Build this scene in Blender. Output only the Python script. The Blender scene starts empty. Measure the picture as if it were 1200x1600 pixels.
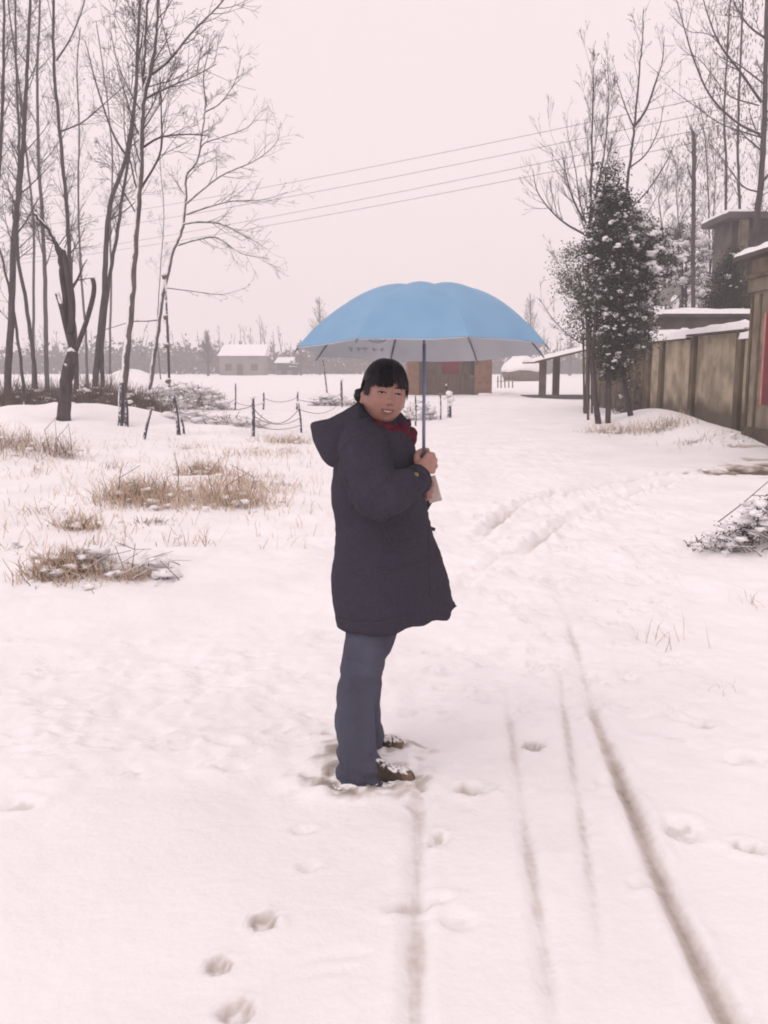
import bpy, bmesh, math, random
import numpy as np
from mathutils import Vector, Matrix
from mathutils.bvhtree import BVHTree

R = math.radians
scene = bpy.context.scene
COL = scene.collection

# ------------------------------------------------------------------ camera
F_PX, W_PX, H_PX, HORIZON = 1450.0, 1200.0, 1600.0, 572.0
CAM_H = 1.6
PITCH = math.atan((H_PX / 2 - HORIZON) / F_PX)
cam_d = bpy.data.cameras.new("camera")
cam_d.sensor_fit = 'VERTICAL'
cam_d.sensor_height = 36.0
cam_d.lens = 36.0 * F_PX / H_PX
cam_d.clip_start = 0.05
cam_d.clip_end = 3000
cam = bpy.data.objects.new("camera", cam_d)
COL.objects.link(cam)
cam.location = (0, 0, CAM_H)
cam.rotation_euler = (math.pi / 2 - PITCH, 0, 0)
scene.camera = cam

# ------------------------------------------------------------------ overcast sky, soft sun, exposure
SUN_EL, SUN_AZ = R(46), R(138)
world = bpy.data.worlds.new("World")
scene.world = world
world.use_nodes = True
wn, wl = world.node_tree.nodes, world.node_tree.links
wn.clear()
w_out = wn.new("ShaderNodeOutputWorld")
w_sky = wn.new("ShaderNodeTexSky")
w_sky.sky_type = 'NISHITA'
w_sky.sun_disc = False
w_sky.sun_elevation = SUN_EL
w_sky.sun_rotation = -SUN_AZ
w_sky.dust_density = 4.0
w_bg1 = wn.new("ShaderNodeBackground")
w_bg1.inputs[1].default_value = 0.06
w_bg2 = wn.new("ShaderNodeBackground")          # the closed snow-cloud layer in front of the clear sky
w_bg2.inputs[0].default_value = (1.0, 0.860, 0.872, 1)
w_bg2.inputs[1].default_value = 1.01
w_mix = wn.new("ShaderNodeMixShader")
w_mix.inputs[0].default_value = 0.96
wl.new(w_sky.outputs[0], w_bg1.inputs[0])
wl.new(w_bg1.outputs[0], w_mix.inputs[1])
wl.new(w_bg2.outputs[0], w_mix.inputs[2])
wl.new(w_mix.outputs[0], w_out.inputs[0])

sun_d = bpy.data.lights.new("sun", 'SUN')
sun_d.energy = 1.0
sun_d.angle = R(55)
sun_d.color = (1.0, 0.95, 0.92)
sun = bpy.data.objects.new("sun", sun_d)
COL.objects.link(sun)
sun.rotation_euler = (math.pi / 2 - SUN_EL, 0, SUN_AZ + math.pi)

vs = scene.view_settings
vs.view_transform = 'Standard'
vs.look = 'None'
vs.exposure = 0.0
vs.gamma = 1.0
vs.use_curve_mapping = False
scene.render.engine = 'CYCLES'
scene.cycles.use_denoising = True
scene.cycles.max_bounces = 6
scene.cycles.diffuse_bounces = 3
scene.cycles.volume_bounces = 1
scene.cycles.pixel_filter_type = 'BLACKMAN_HARRIS'
scene.cycles.filter_width = 1.9
scene.cycles.use_adaptive_sampling = True
scene.cycles.adaptive_threshold = 0.02

# ------------------------------------------------------------------ helpers: noise, pixels to places
def _hash(ix, iy, iz, seed):
    h = (ix * 374761393 + iy * 668265263 + iz * 2147483647 + seed * 974634777) & 0xFFFFFFFF
    h = ((h ^ (h >> 13)) * 1274126177) & 0xFFFFFFFF
    h = h ^ (h >> 16)
    return (h & 0xFFFF) / 65535.0 * 2 - 1


def noise3(x, y, z, seed=0):
    x, y, z = np.broadcast_arrays(np.asarray(x, float), np.asarray(y, float), np.asarray(z, float))
    ix, iy, iz = np.floor(x).astype(np.int64), np.floor(y).astype(np.int64), np.floor(z).astype(np.int64)
    fx, fy, fz = x - ix, y - iy, z - iz
    ux, uy, uz = [t * t * t * (t * (t * 6 - 15) + 10) for t in (fx, fy, fz)]
    def c(a, b, d): return _hash(ix + a, iy + b, iz + d, seed)
    def lx(b, d): return c(0, b, d) * (1 - ux) + c(1, b, d) * ux
    def ly(d): return lx(0, d) * (1 - uy) + lx(1, d) * uy
    return ly(0) * (1 - uz) + ly(1) * uz


def noise2(x, y, seed=0):
    x, y = np.broadcast_arrays(np.asarray(x, float), np.asarray(y, float))
    ix, iy = np.floor(x).astype(np.int64), np.floor(y).astype(np.int64)
    fx, fy = x - ix, y - iy
    ux, uy = [t * t * t * (t * (t * 6 - 15) + 10) for t in (fx, fy)]
    c = lambda a, b: _hash(ix + a, iy + b, 0 * ix, seed)
    a = c(0, 0) * (1 - ux) + c(1, 0) * ux
    b = c(0, 1) * (1 - ux) + c(1, 1) * ux
    return a * (1 - uy) + b * uy


def fbm2(x, y, seed=0, octv=4, gain=0.5):
    s, a, f = 0, 1.0, 1.0
    for k in range(octv):
        s = s + a * noise2(x * f + 17.3 * k, y * f - 9.1 * k, seed + k)
        a *= gain
        f *= 2.03
    return s


SP, CP = math.sin(PITCH), math.cos(PITCH)


def ray(px, py):
    u, v = (px - W_PX / 2) / F_PX, (H_PX / 2 - py) / F_PX
    return Vector((u, CP + v * SP, -SP + v * CP))


def Q(px, py, Y):                       # the point seen at that pixel at depth Y along the road
    d = ray(px, py)
    return Vector((0, 0, CAM_H)) + d * (Y / d.y)


# broad shape of the snow-covered land (bumps: x, y, height, radius x, radius y)
BUMPS = []


def flat(px, py, z=0.0):
    d = ray(px, py)
    return Vector((0, 0, CAM_H)) + d * ((z - CAM_H) / d.z)


def bump_px(px, py, h, rx, ry):
    p = flat(px, py)
    BUMPS.append((p.x, p.y, h, rx, ry))


bump_px(60, 672, 0.40, 3.6, 3.0)
bump_px(160, 668, 0.32, 2.0, 2.2)
bump_px(-60, 720, 0.45, 2.0, 2.5)
bump_px(220, 775, 0.12, 1.1, 0.9)
bump_px(345, 770, 0.12, 0.9, 1.0)
bump_px(180, 892, 0.15, 0.55, 0.30)
bump_px(110, 885, 0.07, 0.32, 0.25)
bump_px(250, 880, 0.06, 0.22, 0.22)
bump_px(1035, 668, 0.42, 0.9, 4.0)
bump_px(1100, 690, 0.22, 1.0, 2.4)
bump_px(960, 668, 0.14, 1.4, 1.6)
bump_px(1200, 850, 0.24, 0.45, 0.40)
bump_px(600, 1192, 0.03, 0.30, 0.25)


def Hs(x, y):
    x, y = np.asarray(x, float), np.asarray(y, float)
    z = np.zeros(np.broadcast(x, y).shape)
    for bx, by, h, rx, ry in BUMPS:
        z = z + h * np.exp(-((x - bx) / rx) ** 2 - ((y - by) / ry) ** 2)
    far = np.clip((np.hypot(x, y) - 6) / 12, 0, 1)
    z = z + far * 0.05 * fbm2(x * 0.30, y * 0.30, 5, 3)
    left = np.clip((-1.6 - x) / 2.5, 0, 1) * np.clip((y - 5) / 4, 0, 1) * np.clip((34 - y) / 8, 0, 1)
    z = z + left * (0.05 + 0.07 * fbm2(x * 0.8, y * 0.8, 9, 3))
    return z


def H(x, y):
    return float(Hs(np.array([x]), np.array([y]))[0])


def G(px, py):                          # the ground point seen at that pixel
    d = ray(px, py)
    z = 0.0
    for _ in range(12):
        p = Vector((0, 0, CAM_H)) + d * ((z - CAM_H) / d.z)
        z = 0.5 * z + 0.5 * H(p.x, p.y)
    return Vector((p.x, p.y, H(p.x, p.y)))


# ------------------------------------------------------------------ helpers: meshes
def world_loc(o):
    v = Vector((0, 0, 0))
    while o is not None:
        v += o.location
        o = o.parent
    return v


class MB:
    def __init__(self):
        self.v, self.f = [], []

    def quad(self, a, b, c, d):
        n = len(self.v)
        self.v += [tuple(a), tuple(b), tuple(c), tuple(d)]
        self.f.append((n, n + 1, n + 2, n + 3))

    def tri(self, a, b, c):
        n = len(self.v)
        self.v += [tuple(a), tuple(b), tuple(c)]
        self.f.append((n, n + 1, n + 2))

    def box(self, x0, x1, y0, y1, z0, z1, bev=0.0):
        n = len(self.v)
        self.v += [(x, y, z) for x in (x0, x1) for y in (y0, y1) for z in (z0, z1)]
        for q in ((0, 1, 3, 2), (4, 6, 7, 5), (0, 4, 5, 1), (2, 3, 7, 6), (0, 2, 6, 4), (1, 5, 7, 3)):
            self.f.append(tuple(n + i for i in q))

    def hexa(self, pts):                # eight corners: bottom four, then top four, both in ring order
        n = len(self.v)
        self.v += [tuple(p) for p in pts]
        for q in ((3, 2, 1, 0), (4, 5, 6, 7), (0, 1, 5, 4), (1, 2, 6, 5), (2, 3, 7, 6), (3, 0, 4, 7)):
            self.f.append(tuple(n + i for i in q))

    def tube(self, pts, rad, sides=5, cap=True):
        pts = [Vector(p) for p in pts]
        m = len(pts)
        if not hasattr(rad, '__len__'):
            rad = [rad] * m
        n0 = len(self.v)
        t0 = (pts[1] - pts[0]).normalized()
        ref = Vector((0, 1, 0)) if abs(t0.y) < 0.9 else Vector((1, 0, 0))
        u = t0.cross(ref).normalized()
        for i in range(m):
            t = (pts[min(i + 1, m - 1)] - pts[max(i - 1, 0)])
            if t.length < 1e-9:
                t = t0.copy()
            t.normalize()
            u = (u - t * u.dot(t))
            if u.length < 1e-6:
                u = t.orthogonal()
            u.normalize()
            w = t.cross(u)
            for k in range(sides):
                a = 2 * math.pi * k / sides
                p = pts[i] + (u * math.cos(a) + w * math.sin(a)) * rad[i]
                self.v.append((p.x, p.y, p.z))
        for i in range(m - 1):
            for k in range(sides):
                a, b = n0 + i * sides + k, n0 + i * sides + (k + 1) % sides
                self.f.append((a, b, b + sides, a + sides))
        if cap:
            self.f.append(tuple(n0 + k for k in range(sides))[::-1])
            self.f.append(tuple(n0 + (m - 1) * sides + k for k in range(sides)))

    def loft(self, rings, cap=True):
        n0, s = len(self.v), len(rings[0])
        for r in rings:
            self.v += [tuple(p) for p in r]
        for i in range(len(rings) - 1):
            for k in range(s):
                a, b = n0 + i * s + k, n0 + i * s + (k + 1) % s
                self.f.append((a, b, b + s, a + s))
        if cap:
            self.f.append(tuple(n0 + k for k in range(s))[::-1])
            self.f.append(tuple(n0 + (len(rings) - 1) * s + k for k in range(s)))

    def blob(self, c, rx, ry, rz, rng, rough=0.25, nu=8, nv=5):
        n0 = len(self.v)
        ph = rng.uniform(0, 6.28)
        self.v.append((c[0], c[1], c[2] + rz))
        for j in range(1, nv):
            b = math.pi * j / nv
            for i in range(nu):
                a = ph + 2 * math.pi * i / nu
                k = 1 + rng.uniform(-rough, rough)
                self.v.append((c[0] + rx * k * math.sin(b) * math.cos(a), c[1] + ry * k * math.sin(b) * math.sin(a), c[2] + rz * k * math.cos(b)))
        self.v.append((c[0], c[1], c[2] - rz))
        for i in range(nu):
            self.f.append((n0, n0 + 1 + i, n0 + 1 + (i + 1) % nu))
        for j in range(nv - 2):
            for i in range(nu):
                a, b = n0 + 1 + j * nu + i, n0 + 1 + j * nu + (i + 1) % nu
                self.f.append((a, a + nu, b + nu, b))
        e = len(self.v) - 1
        for i in range(nu):
            self.f.append((e, e - nu + (i + 1) % nu, e - nu + i))

    def sphere(self, c, rx, ry, rz, nu=20, nv=12):
        self.blob(c, rx, ry, rz, random.Random(1), 0.0, nu, nv)

    def mesh(self, name, org=(0, 0, 0)):
        me = bpy.data.meshes.new(name)
        o = Vector(org)
        me.from_pydata([(a - o.x, b - o.y, c - o.z) for a, b, c in self.v], [], self.f)
        me.update()
        return me

    def build(self, name, mat, parent=None, origin=None, smooth=False):
        org = world_loc(parent) if parent is not None else Vector(origin if origin is not None else (0, 0, 0))
        me = self.mesh(name, org)
        if smooth:
            me.polygons.foreach_set("use_smooth", [True] * len(me.polygons))
        me.materials.append(mat)
        ob = bpy.data.objects.new(name, me)
        COL.objects.link(ob)
        if parent is not None:
            ob.parent = parent
        else:
            ob.location = org
        return ob


def tag(o, label=None, cat=None, group=None, kind=None):
    if label: o["label"] = label
    if cat: o["category"] = cat
    if group: o["group"] = group
    if kind: o["kind"] = kind
    return o


def thing(name, loc, label, cat, group=None):
    o = bpy.data.objects.new(name, None)
    o.empty_display_size = 0.2
    COL.objects.link(o)
    o.location = loc
    return tag(o, label, cat, group)


def catmull(pts, n):
    pts = [Vector(p) for p in pts]
    if len(pts) < 2:
        return pts
    P = [pts[0] * 2 - pts[1]] + pts + [pts[-1] * 2 - pts[-2]]
    out = []
    segs = len(pts) - 1
    for i in range(n + 1):
        t = i / n * segs
        k = min(int(t), segs - 1)
        t -= k
        a, b, c, d = P[k], P[k + 1], P[k + 2], P[k + 3]
        out.append(0.5 * ((2 * b) + (c - a) * t + (2 * a - 5 * b + 4 * c - d) * t * t + (3 * b - a - 3 * c + d) * t ** 3))
    return out


def lerp_list(vals, n):
    vals = list(vals)
    return list(np.interp(np.linspace(0, len(vals) - 1, n + 1), range(len(vals)), vals))


# ------------------------------------------------------------------ materials
SNOW_COL = (0.86, 0.84, 0.85, 1)


def mat(name, col, col2=None, scale=4.0, detail=5.0, rough=0.8, bump=0.0, bscale=None, snow=0.0, snow_at=0.45,
        stretch=(1, 1, 1), spec=0.2, metal=0.0, side=None, snow_scale=6.0, contrast=(0.35, 0.65)):
    m = bpy.data.materials.new(name)
    m.use_nodes = True
    nt = m.node_tree
    N, L = nt.nodes, nt.links
    b = N["Principled BSDF"]
    b.inputs["Roughness"].default_value = rough
    b.inputs["Specular IOR Level"].default_value = spec
    b.inputs["Metallic"].default_value = metal
    tc = N.new("ShaderNodeTexCoord")
    mp = N.new("ShaderNodeMapping")
    mp.inputs["Scale"].default_value = stretch
    L.new(tc.outputs["Object"], mp.inputs[0])
    nz = N.new("ShaderNodeTexNoise")
    nz.inputs["Scale"].default_value = scale
    nz.inputs["Detail"].default_value = detail
    L.new(mp.outputs[0], nz.inputs[0])
    rp = N.new("ShaderNodeValToRGB")
    c2 = col2 if col2 else tuple(c * 0.75 for c in col)
    rp.color_ramp.elements[0].position, rp.color_ramp.elements[1].position = contrast
    rp.color_ramp.elements[0].color = (*c2, 1)
    rp.color_ramp.elements[1].color = (*col, 1)
    L.new(nz.outputs[0], rp.inputs[0])
    out = rp.outputs[0]
    if snow > 0:
        ge = N.new("ShaderNodeNewGeometry")
        dt = N.new("ShaderNodeVectorMath")
        dt.operation = 'DOT_PRODUCT'
        dt.inputs[1].default_value = side if side else (0, 0, 1)
        L.new(ge.outputs["Normal"], dt.inputs[0])
        n2 = N.new("ShaderNodeTexNoise")
        n2.inputs["Scale"].default_value = snow_scale
        n2.inputs["Detail"].default_value = 3
        L.new(tc.outputs["Object"], n2.inputs[0])
        ad = N.new("ShaderNodeMath")
        ad.operation = 'MULTIPLY_ADD'
        ad.inputs[1].default_value = 1.1
        L.new(n2.outputs[0], ad.inputs[0])
        L.new(dt.outputs["Value"], ad.inputs[2])
        mr = N.new("ShaderNodeMapRange")
        mr.inputs[1].default_value = snow_at + 0.5
        mr.inputs[2].default_value = snow_at + 0.7
        mr.inputs[4].default_value = snow
        L.new(ad.outputs[0], mr.inputs[0])
        mx = N.new("ShaderNodeMix")
        mx.data_type = 'RGBA'
        L.new(mr.outputs[0], mx.inputs[0])
        L.new(out, mx.inputs[6])
        mx.inputs[7].default_value = SNOW_COL
        out = mx.outputs[2]
    L.new(out, b.inputs["Base Color"])
    if bump > 0:
        n3 = N.new("ShaderNodeTexNoise")
        n3.inputs["Scale"].default_value = bscale or scale * 4
        n3.inputs["Detail"].default_value = 4
        L.new(mp.outputs[0], n3.inputs[0])
        bp = N.new("ShaderNodeBump")
        bp.inputs["Strength"].default_value = bump
        bp.inputs["Distance"].default_value = 0.02
        L.new(n3.outputs[0], bp.inputs["Height"])
        L.new(bp.outputs[0], b.inputs["Normal"])
    return m


def snow_ground_mat():
    m = bpy.data.materials.new("snow_ground")
    m.use_nodes = True
    N, L = m.node_tree.nodes, m.node_tree.links
    b = N["Principled BSDF"]
    b.inputs["Roughness"].default_value = 0.75
    b.inputs["Specular IOR Level"].default_value = 0.15
    at = N.new("ShaderNodeAttribute")
    at.attribute_name = "wear"
    tc = N.new("ShaderNodeTexCoord")
    nz = N.new("ShaderNodeTexNoise")
    nz.inputs["Scale"].default_value = 22
    nz.inputs["Detail"].default_value = 7
    nz.inputs["Roughness"].default_value = 0.65
    L.new(tc.outputs["Object"], nz.inputs[0])
    # wear + speckled noise -> slush
    ma = N.new("ShaderNodeMath")
    ma.operation = 'MULTIPLY_ADD'
    ma.inputs[1].default_value = 0.45
    L.new(nz.outputs[0], ma.inputs[0])
    L.new(at.outputs["Fac"], ma.inputs[2])
    mr = N.new("ShaderNodeMapRange")
    mr.inputs[1].default_value = 0.22
    mr.inputs[2].default_value = 1.30
    L.new(ma.outputs[0], mr.inputs[0])
    lim = N.new("ShaderNodeMath")
    lim.operation = 'MULTIPLY'
    L.new(mr.outputs[0], lim.inputs[0])
    # no speckle at all where the snow is untouched
    g = N.new("ShaderNodeMapRange")
    g.inputs[1].default_value = 0.02
    g.inputs[2].default_value = 0.2
    L.new(at.outputs["Fac"], g.inputs[0])
    L.new(g.outputs[0], lim.inputs[1])
    rp = N.new("ShaderNodeValToRGB")
    e = rp.color_ramp.elements
    e[0].position, e[0].color = 0.0, (0.87, 0.85, 0.86, 1)
    e[1].position, e[1].color = 1.0, (0.10, 0.08, 0.065, 1)
    k = e.new(0.35)
    k.color = (0.55, 0.50, 0.47, 1)
    k = e.new(0.7)
    k.color = (0.27, 0.225, 0.19, 1)
    L.new(lim.outputs[0], rp.inputs[0])
    n0 = N.new("ShaderNodeTexNoise")
    n0.inputs["Scale"].default_value = 1.1
    n0.inputs["Detail"].default_value = 6
    L.new(tc.outputs["Object"], n0.inputs[0])
    r0 = N.new("ShaderNodeValToRGB")
    r0.color_ramp.elements[0].color = (0.94, 0.935, 0.935, 1)
    r0.color_ramp.elements[1].color = (1, 1, 1, 1)
    r0.color_ramp.elements[0].position, r0.color_ramp.elements[1].position = 0.35, 0.62
    L.new(n0.outputs[0], r0.inputs[0])
    mu = N.new("ShaderNodeMix")
    mu.data_type = 'RGBA'
    mu.blend_type = 'MULTIPLY'
    mu.inputs[0].default_value = 1
    L.new(rp.outputs[0], mu.inputs[6])
    L.new(r0.outputs[0], mu.inputs[7])
    L.new(mu.outputs[2], b.inputs["Base Color"])
    n1 = N.new("ShaderNodeTexNoise")
    n1.inputs["Scale"].default_value = 38
    n1.inputs["Detail"].default_value = 6
    L.new(tc.outputs["Object"], n1.inputs[0])
    bp = N.new("ShaderNodeBump")
    bp.inputs["Strength"].default_value = 0.38
    bp.inputs["Distance"].default_value = 0.012
    L.new(n1.outputs[0], bp.inputs["Height"])
    L.new(bp.outputs[0], b.inputs["Normal"])
    return m


def add_foot_stain(m, col, z0=0.55, amp=0.5):
    """damp, soiled foot of an old wall: its ragged edge follows a noise of its own"""
    N, L = m.node_tree.nodes, m.node_tree.links
    b = N["Principled BSDF"]
    src = b.inputs["Base Color"].links[0].from_socket
    tc = N.new("ShaderNodeTexCoord"); sp = N.new("ShaderNodeSeparateXYZ")
    L.new(tc.outputs["Object"], sp.inputs[0])
    nz = N.new("ShaderNodeTexNoise"); nz.inputs["Scale"].default_value = 1.3; nz.inputs["Detail"].default_value = 6
    L.new(tc.outputs["Object"], nz.inputs[0])
    ma = N.new("ShaderNodeMath"); ma.operation = 'MULTIPLY_ADD'; ma.inputs[1].default_value = -2 * amp
    L.new(nz.outputs[0], ma.inputs[0]); L.new(sp.outputs[2], ma.inputs[2])
    mr = N.new("ShaderNodeMapRange"); mr.inputs[1].default_value = z0 - amp - .15; mr.inputs[2].default_value = z0 - amp + .22
    mr.inputs[3].default_value = 0.85; mr.inputs[4].default_value = 0.0
    L.new(ma.outputs[0], mr.inputs[0])
    mx = N.new("ShaderNodeMix"); mx.data_type = 'RGBA'
    L.new(mr.outputs[0], mx.inputs[0]); L.new(src, mx.inputs[6]); mx.inputs[7].default_value = (*col, 1)
    L.new(mx.outputs[2], b.inputs["Base Color"])


M = {}
M['snow_ground'] = snow_ground_mat()
M['snow'] = mat('snow', (0.87, 0.85, 0.86), (0.82, 0.80, 0.815), 6, rough=0.8, bump=0.5, bscale=30)
M['bark'] = mat('bark', (0.085, 0.066, 0.068), (0.043, 0.032, 0.036), 9, stretch=(1, 1, 0.25), bump=0.5, snow=0.9, snow_at=0.42)
M['bark_pale'] = mat('bark_pale', (0.16, 0.135, 0.125), (0.08, 0.065, 0.065), 7, stretch=(1, 1, 0.3), bump=0.5, snow=0.9, snow_at=0.50, side=(-0.75, -0.45, 0.5))
M['twig'] = mat('twig', (0.095, 0.073, 0.072), (0.055, 0.041, 0.043), 5)
M['twig_brown'] = mat('twig_brown', (0.17, 0.115, 0.085), (0.08, 0.056, 0.045), 3, snow=0.8, snow_at=0.5)
M['dry_leaf'] = mat('dry_leaf', (0.13, 0.09, 0.07), (0.07, 0.05, 0.045), 3)
M['conifer'] = mat('conifer', (0.042, 0.05, 0.030), (0.022, 0.026, 0.018), 3, rough=0.7)
M['evergreen'] = mat('evergreen', (0.075, 0.082, 0.055), (0.04, 0.042, 0.03), 3, rough=0.6)
M['grass'] = mat('dry_grass', (0.68, 0.54, 0.42), (0.43, 0.315, 0.23), 9, rough=0.85)
M['grass_dark'] = mat('dead_weed', (0.26, 0.185, 0.14), (0.12, 0.088, 0.07), 6, rough=0.85)
M['thicket'] = mat('thicket_stem', (0.15, 0.105, 0.082), (0.075, 0.052, 0.045), 2.5)
M['plaster'] = mat('old_plaster', (0.45, 0.385, 0.285), (0.23, 0.19, 0.14), 1.9, detail=9, stretch=(1, 1, 0.9), bump=0.35, bscale=18, rough=0.9)
M['pier'] = mat('pier_plaster', (0.185, 0.145, 0.097), (0.09, 0.07, 0.05), 2.2, stretch=(1, 1, 0.7), bump=0.4, bscale=18, rough=0.9)
M['damp'] = mat('damp_plinth', (0.095, 0.072, 0.055), (0.05, 0.04, 0.033), 3.0, bump=0.4, rough=0.85)
add_foot_stain(M['plaster'], (0.085, 0.066, 0.05)); add_foot_stain(M['pier'], (0.07, 0.055, 0.042), 0.75)
M['concrete'] = mat('weathered_concrete', (0.24, 0.205, 0.155), (0.13, 0.108, 0.085), 2.0, bump=0.3, rough=0.9)
M['concrete_dark'] = mat('dark_concrete', (0.13, 0.112, 0.105), (0.075, 0.063, 0.06), 1.4, bump=0.3, rough=0.9)
M['brick_dark'] = mat('dark_brown_brick', (0.125, 0.088, 0.068), (0.075, 0.054, 0.045), 2.5, bump=0.2, rough=0.9)  # dark brown brick tone, varied only by noise
M['brick_red'] = mat('red_brick', (0.25, 0.145, 0.098), (0.165, 0.095, 0.066), 3.5, bump=0.2, rough=0.9)
M['far_wall'] = mat('far_wall', (0.23, 0.20, 0.19), (0.17, 0.145, 0.14), 0.5, rough=0.9)
M['couplet'] = mat('red_paper', (0.165, 0.03, 0.038), (0.11, 0.02, 0.026), 2, rough=0.6)
M['couplet_edge'] = mat('faded_paper', (0.50, 0.22, 0.18), (0.38, 0.15, 0.12), 5, rough=0.7)
M['wood'] = mat('weathered_wood', (0.13, 0.095, 0.075), (0.07, 0.05, 0.042), 6, stretch=(1, 1, 0.2), bump=0.4, snow=0.85, snow_at=0.55)
M['post'] = mat('fence_stake', (0.075, 0.07, 0.095), (0.045, 0.04, 0.05), 9, rough=0.85, snow=0.85, snow_at=0.52, snow_scale=14, side=(-0.5, -0.4, 0.75))
M['wire'] = mat('dull_wire', (0.16, 0.14, 0.145), (0.11, 0.1, 0.1), 4, rough=0.6)
M['straw'] = mat('old_straw', (0.15, 0.105, 0.07), (0.08, 0.055, 0.04), 5, stretch=(1, 1, 0.3), bump=0.5)
M['red_rag'] = mat('red_rag', (0.42, 0.05, 0.07), None, 4)
M['dish'] = mat('dish_grey', (0.24, 0.235, 0.23), None, 3, rough=0.5)
M['white_paint'] = mat('white_paint', (0.72, 0.70, 0.70), None, 3, rough=0.5)
M['coat'] = mat('coat_wool', (0.051, 0.046, 0.065), (0.044, 0.039, 0.056), 90, detail=6, rough=0.95, bump=0.5, bscale=170, spec=0.1)
M['coat_seam'] = mat('coat_seam', (0.070, 0.062, 0.070), None, 60, rough=0.95, spec=0.1)
M['jeans'] = mat('jeans_denim', (0.085, 0.087, 0.122), (0.056, 0.058, 0.083), 7, detail=9, stretch=(1, 1, 0.4), rough=0.9, bump=0.35, bscale=220, spec=0.15)
M['boot'] = mat('suede_boot', (0.085, 0.058, 0.042), (0.035, 0.026, 0.022), 20, rough=0.85, snow=0.9, snow_at=0.78, snow_scale=60)
M['toe'] = mat('boot_toe', (0.17, 0.11, 0.07), (0.08, 0.05, 0.035), 25, rough=0.7, snow=0.9, snow_at=0.80, snow_scale=60)
M['sole'] = mat('boot_sole', (0.05, 0.04, 0.035), None, 20, rough=0.8)
M['hair'] = mat('black_hair', (0.018, 0.013, 0.018), (0.010, 0.008, 0.012), 40, rough=0.48, spec=0.28)
M['scarf'] = mat('maroon_knit', (0.135, 0.018, 0.036), (0.075, 0.010, 0.024), 60, rough=0.95, bump=0.6, bscale=140)
M['packet'] = mat('pale_packet', (0.62, 0.53, 0.47), (0.50, 0.42, 0.36), 14, rough=0.6)
M['button'] = mat('dull_button', (0.20, 0.17, 0.08), None, 20, rough=0.4, spec=0.5)
M['umb_out'] = mat('blue_canopy', (0.205, 0.370, 0.55), (0.185, 0.340, 0.515), 9, rough=0.55, spec=0.3)
M['umb_in'] = mat('silver_lining', (0.58, 0.60, 0.65), (0.54, 0.56, 0.61), 10, rough=0.5, spec=0.4)
M['umb_seam'] = mat('canopy_seam', (0.165, 0.335, 0.53), None, 9, rough=0.6)
M['umb_print'] = mat('lining_print', (0.40, 0.42, 0.47), None, 10, rough=0.6)
M['steel'] = mat('painted_shaft', (0.20, 0.235, 0.34), None, 10, rough=0.35, spec=0.6)
M['rib'] = mat('rib_metal', (0.16, 0.175, 0.21), None, 10, rough=0.4, spec=0.5)
M['handle'] = mat('black_handle', (0.03, 0.03, 0.035), None, 10, rough=0.5)
M['eye_white'] = mat('eye_white', (0.55, 0.52, 0.50), None, 10, rough=0.3)
M['eye_dark'] = mat('eye_dark', (0.012, 0.009, 0.009), None, 10, rough=0.2)
M['lash'] = mat('lash_line', (0.035, 0.02, 0.018), None, 10, rough=0.7)
M['mouth_in'] = mat('mouth_inside', (0.055, 0.015, 0.015), None, 10, rough=0.6)
M['teeth'] = mat('teeth', (0.72, 0.68, 0.62), None, 10, rough=0.3)
M['lip'] = mat('lip', (0.27, 0.115, 0.10), (0.22, 0.09, 0.08), 60, rough=0.5, spec=0.3)
M['nail'] = mat('nail', (0.46, 0.29, 0.24), None, 30, rough=0.35)

#SECTION_GROUND
# ------------------------------------------------------------------ the snow-covered ground, one sheet
def grow_axis(start, step, end, rate):
    out = [start]
    while out[-1] < end:
        out.append(out[-1] + step)
        step *= rate
    return out


xs = np.arange(-2.9, 4.3, 0.018)
xr = np.array(grow_axis(xs[-1], 0.02, 420, 1.05))[1:]
xl = -np.array(grow_axis(2.9, 0.02, 420, 1.05))[1:][::-1]
xs = np.concatenate([xl, xs, xr])
ys = [-8.0, -5.0, -3.0, -1.5, -0.6, 0.0, 0.4, 0.8, 1.0]
y = 1.1
while y < 5.2:
    ys.append(y)
    y += 0.016
while y < 70:
    ys.append(y)
    y *= 1.0056
while y < 520:
    ys.append(y)
    y *= 1.035
ys = np.array(ys)
GX, GY = np.meshgrid(xs, ys)
GZ = Hs(GX, GY)
WEAR = np.zeros_like(GX)


def seg_dist(px, py, pts):
    best = np.full(px.shape, 1e9)
    tt = np.zeros(px.shape)
    n = len(pts) - 1
    for i in range(n):
        ax, ay = pts[i]
        bx, by = pts[i + 1]
        dx, dy = bx - ax, by - ay
        t = np.clip(((px - ax) * dx + (py - ay) * dy) / (dx * dx + dy * dy + 1e-12), 0, 1)
        d = np.hypot(px - ax - t * dx, py - ay - t * dy)
        m = d < best
        best = np.where(m, d, best)
        tt = np.where(m, (i + t) / n, tt)
    return best, tt


def window(pts, pad):
    a = np.array(pts)
    i0, i1 = np.searchsorted(xs, [a[:, 0].min() - pad, a[:, 0].max() + pad])
    j0, j1 = np.searchsorted(ys, [a[:, 1].min() - pad, a[:, 1].max() + pad])
    return slice(j0, j1), slice(i0, i1)


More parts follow.
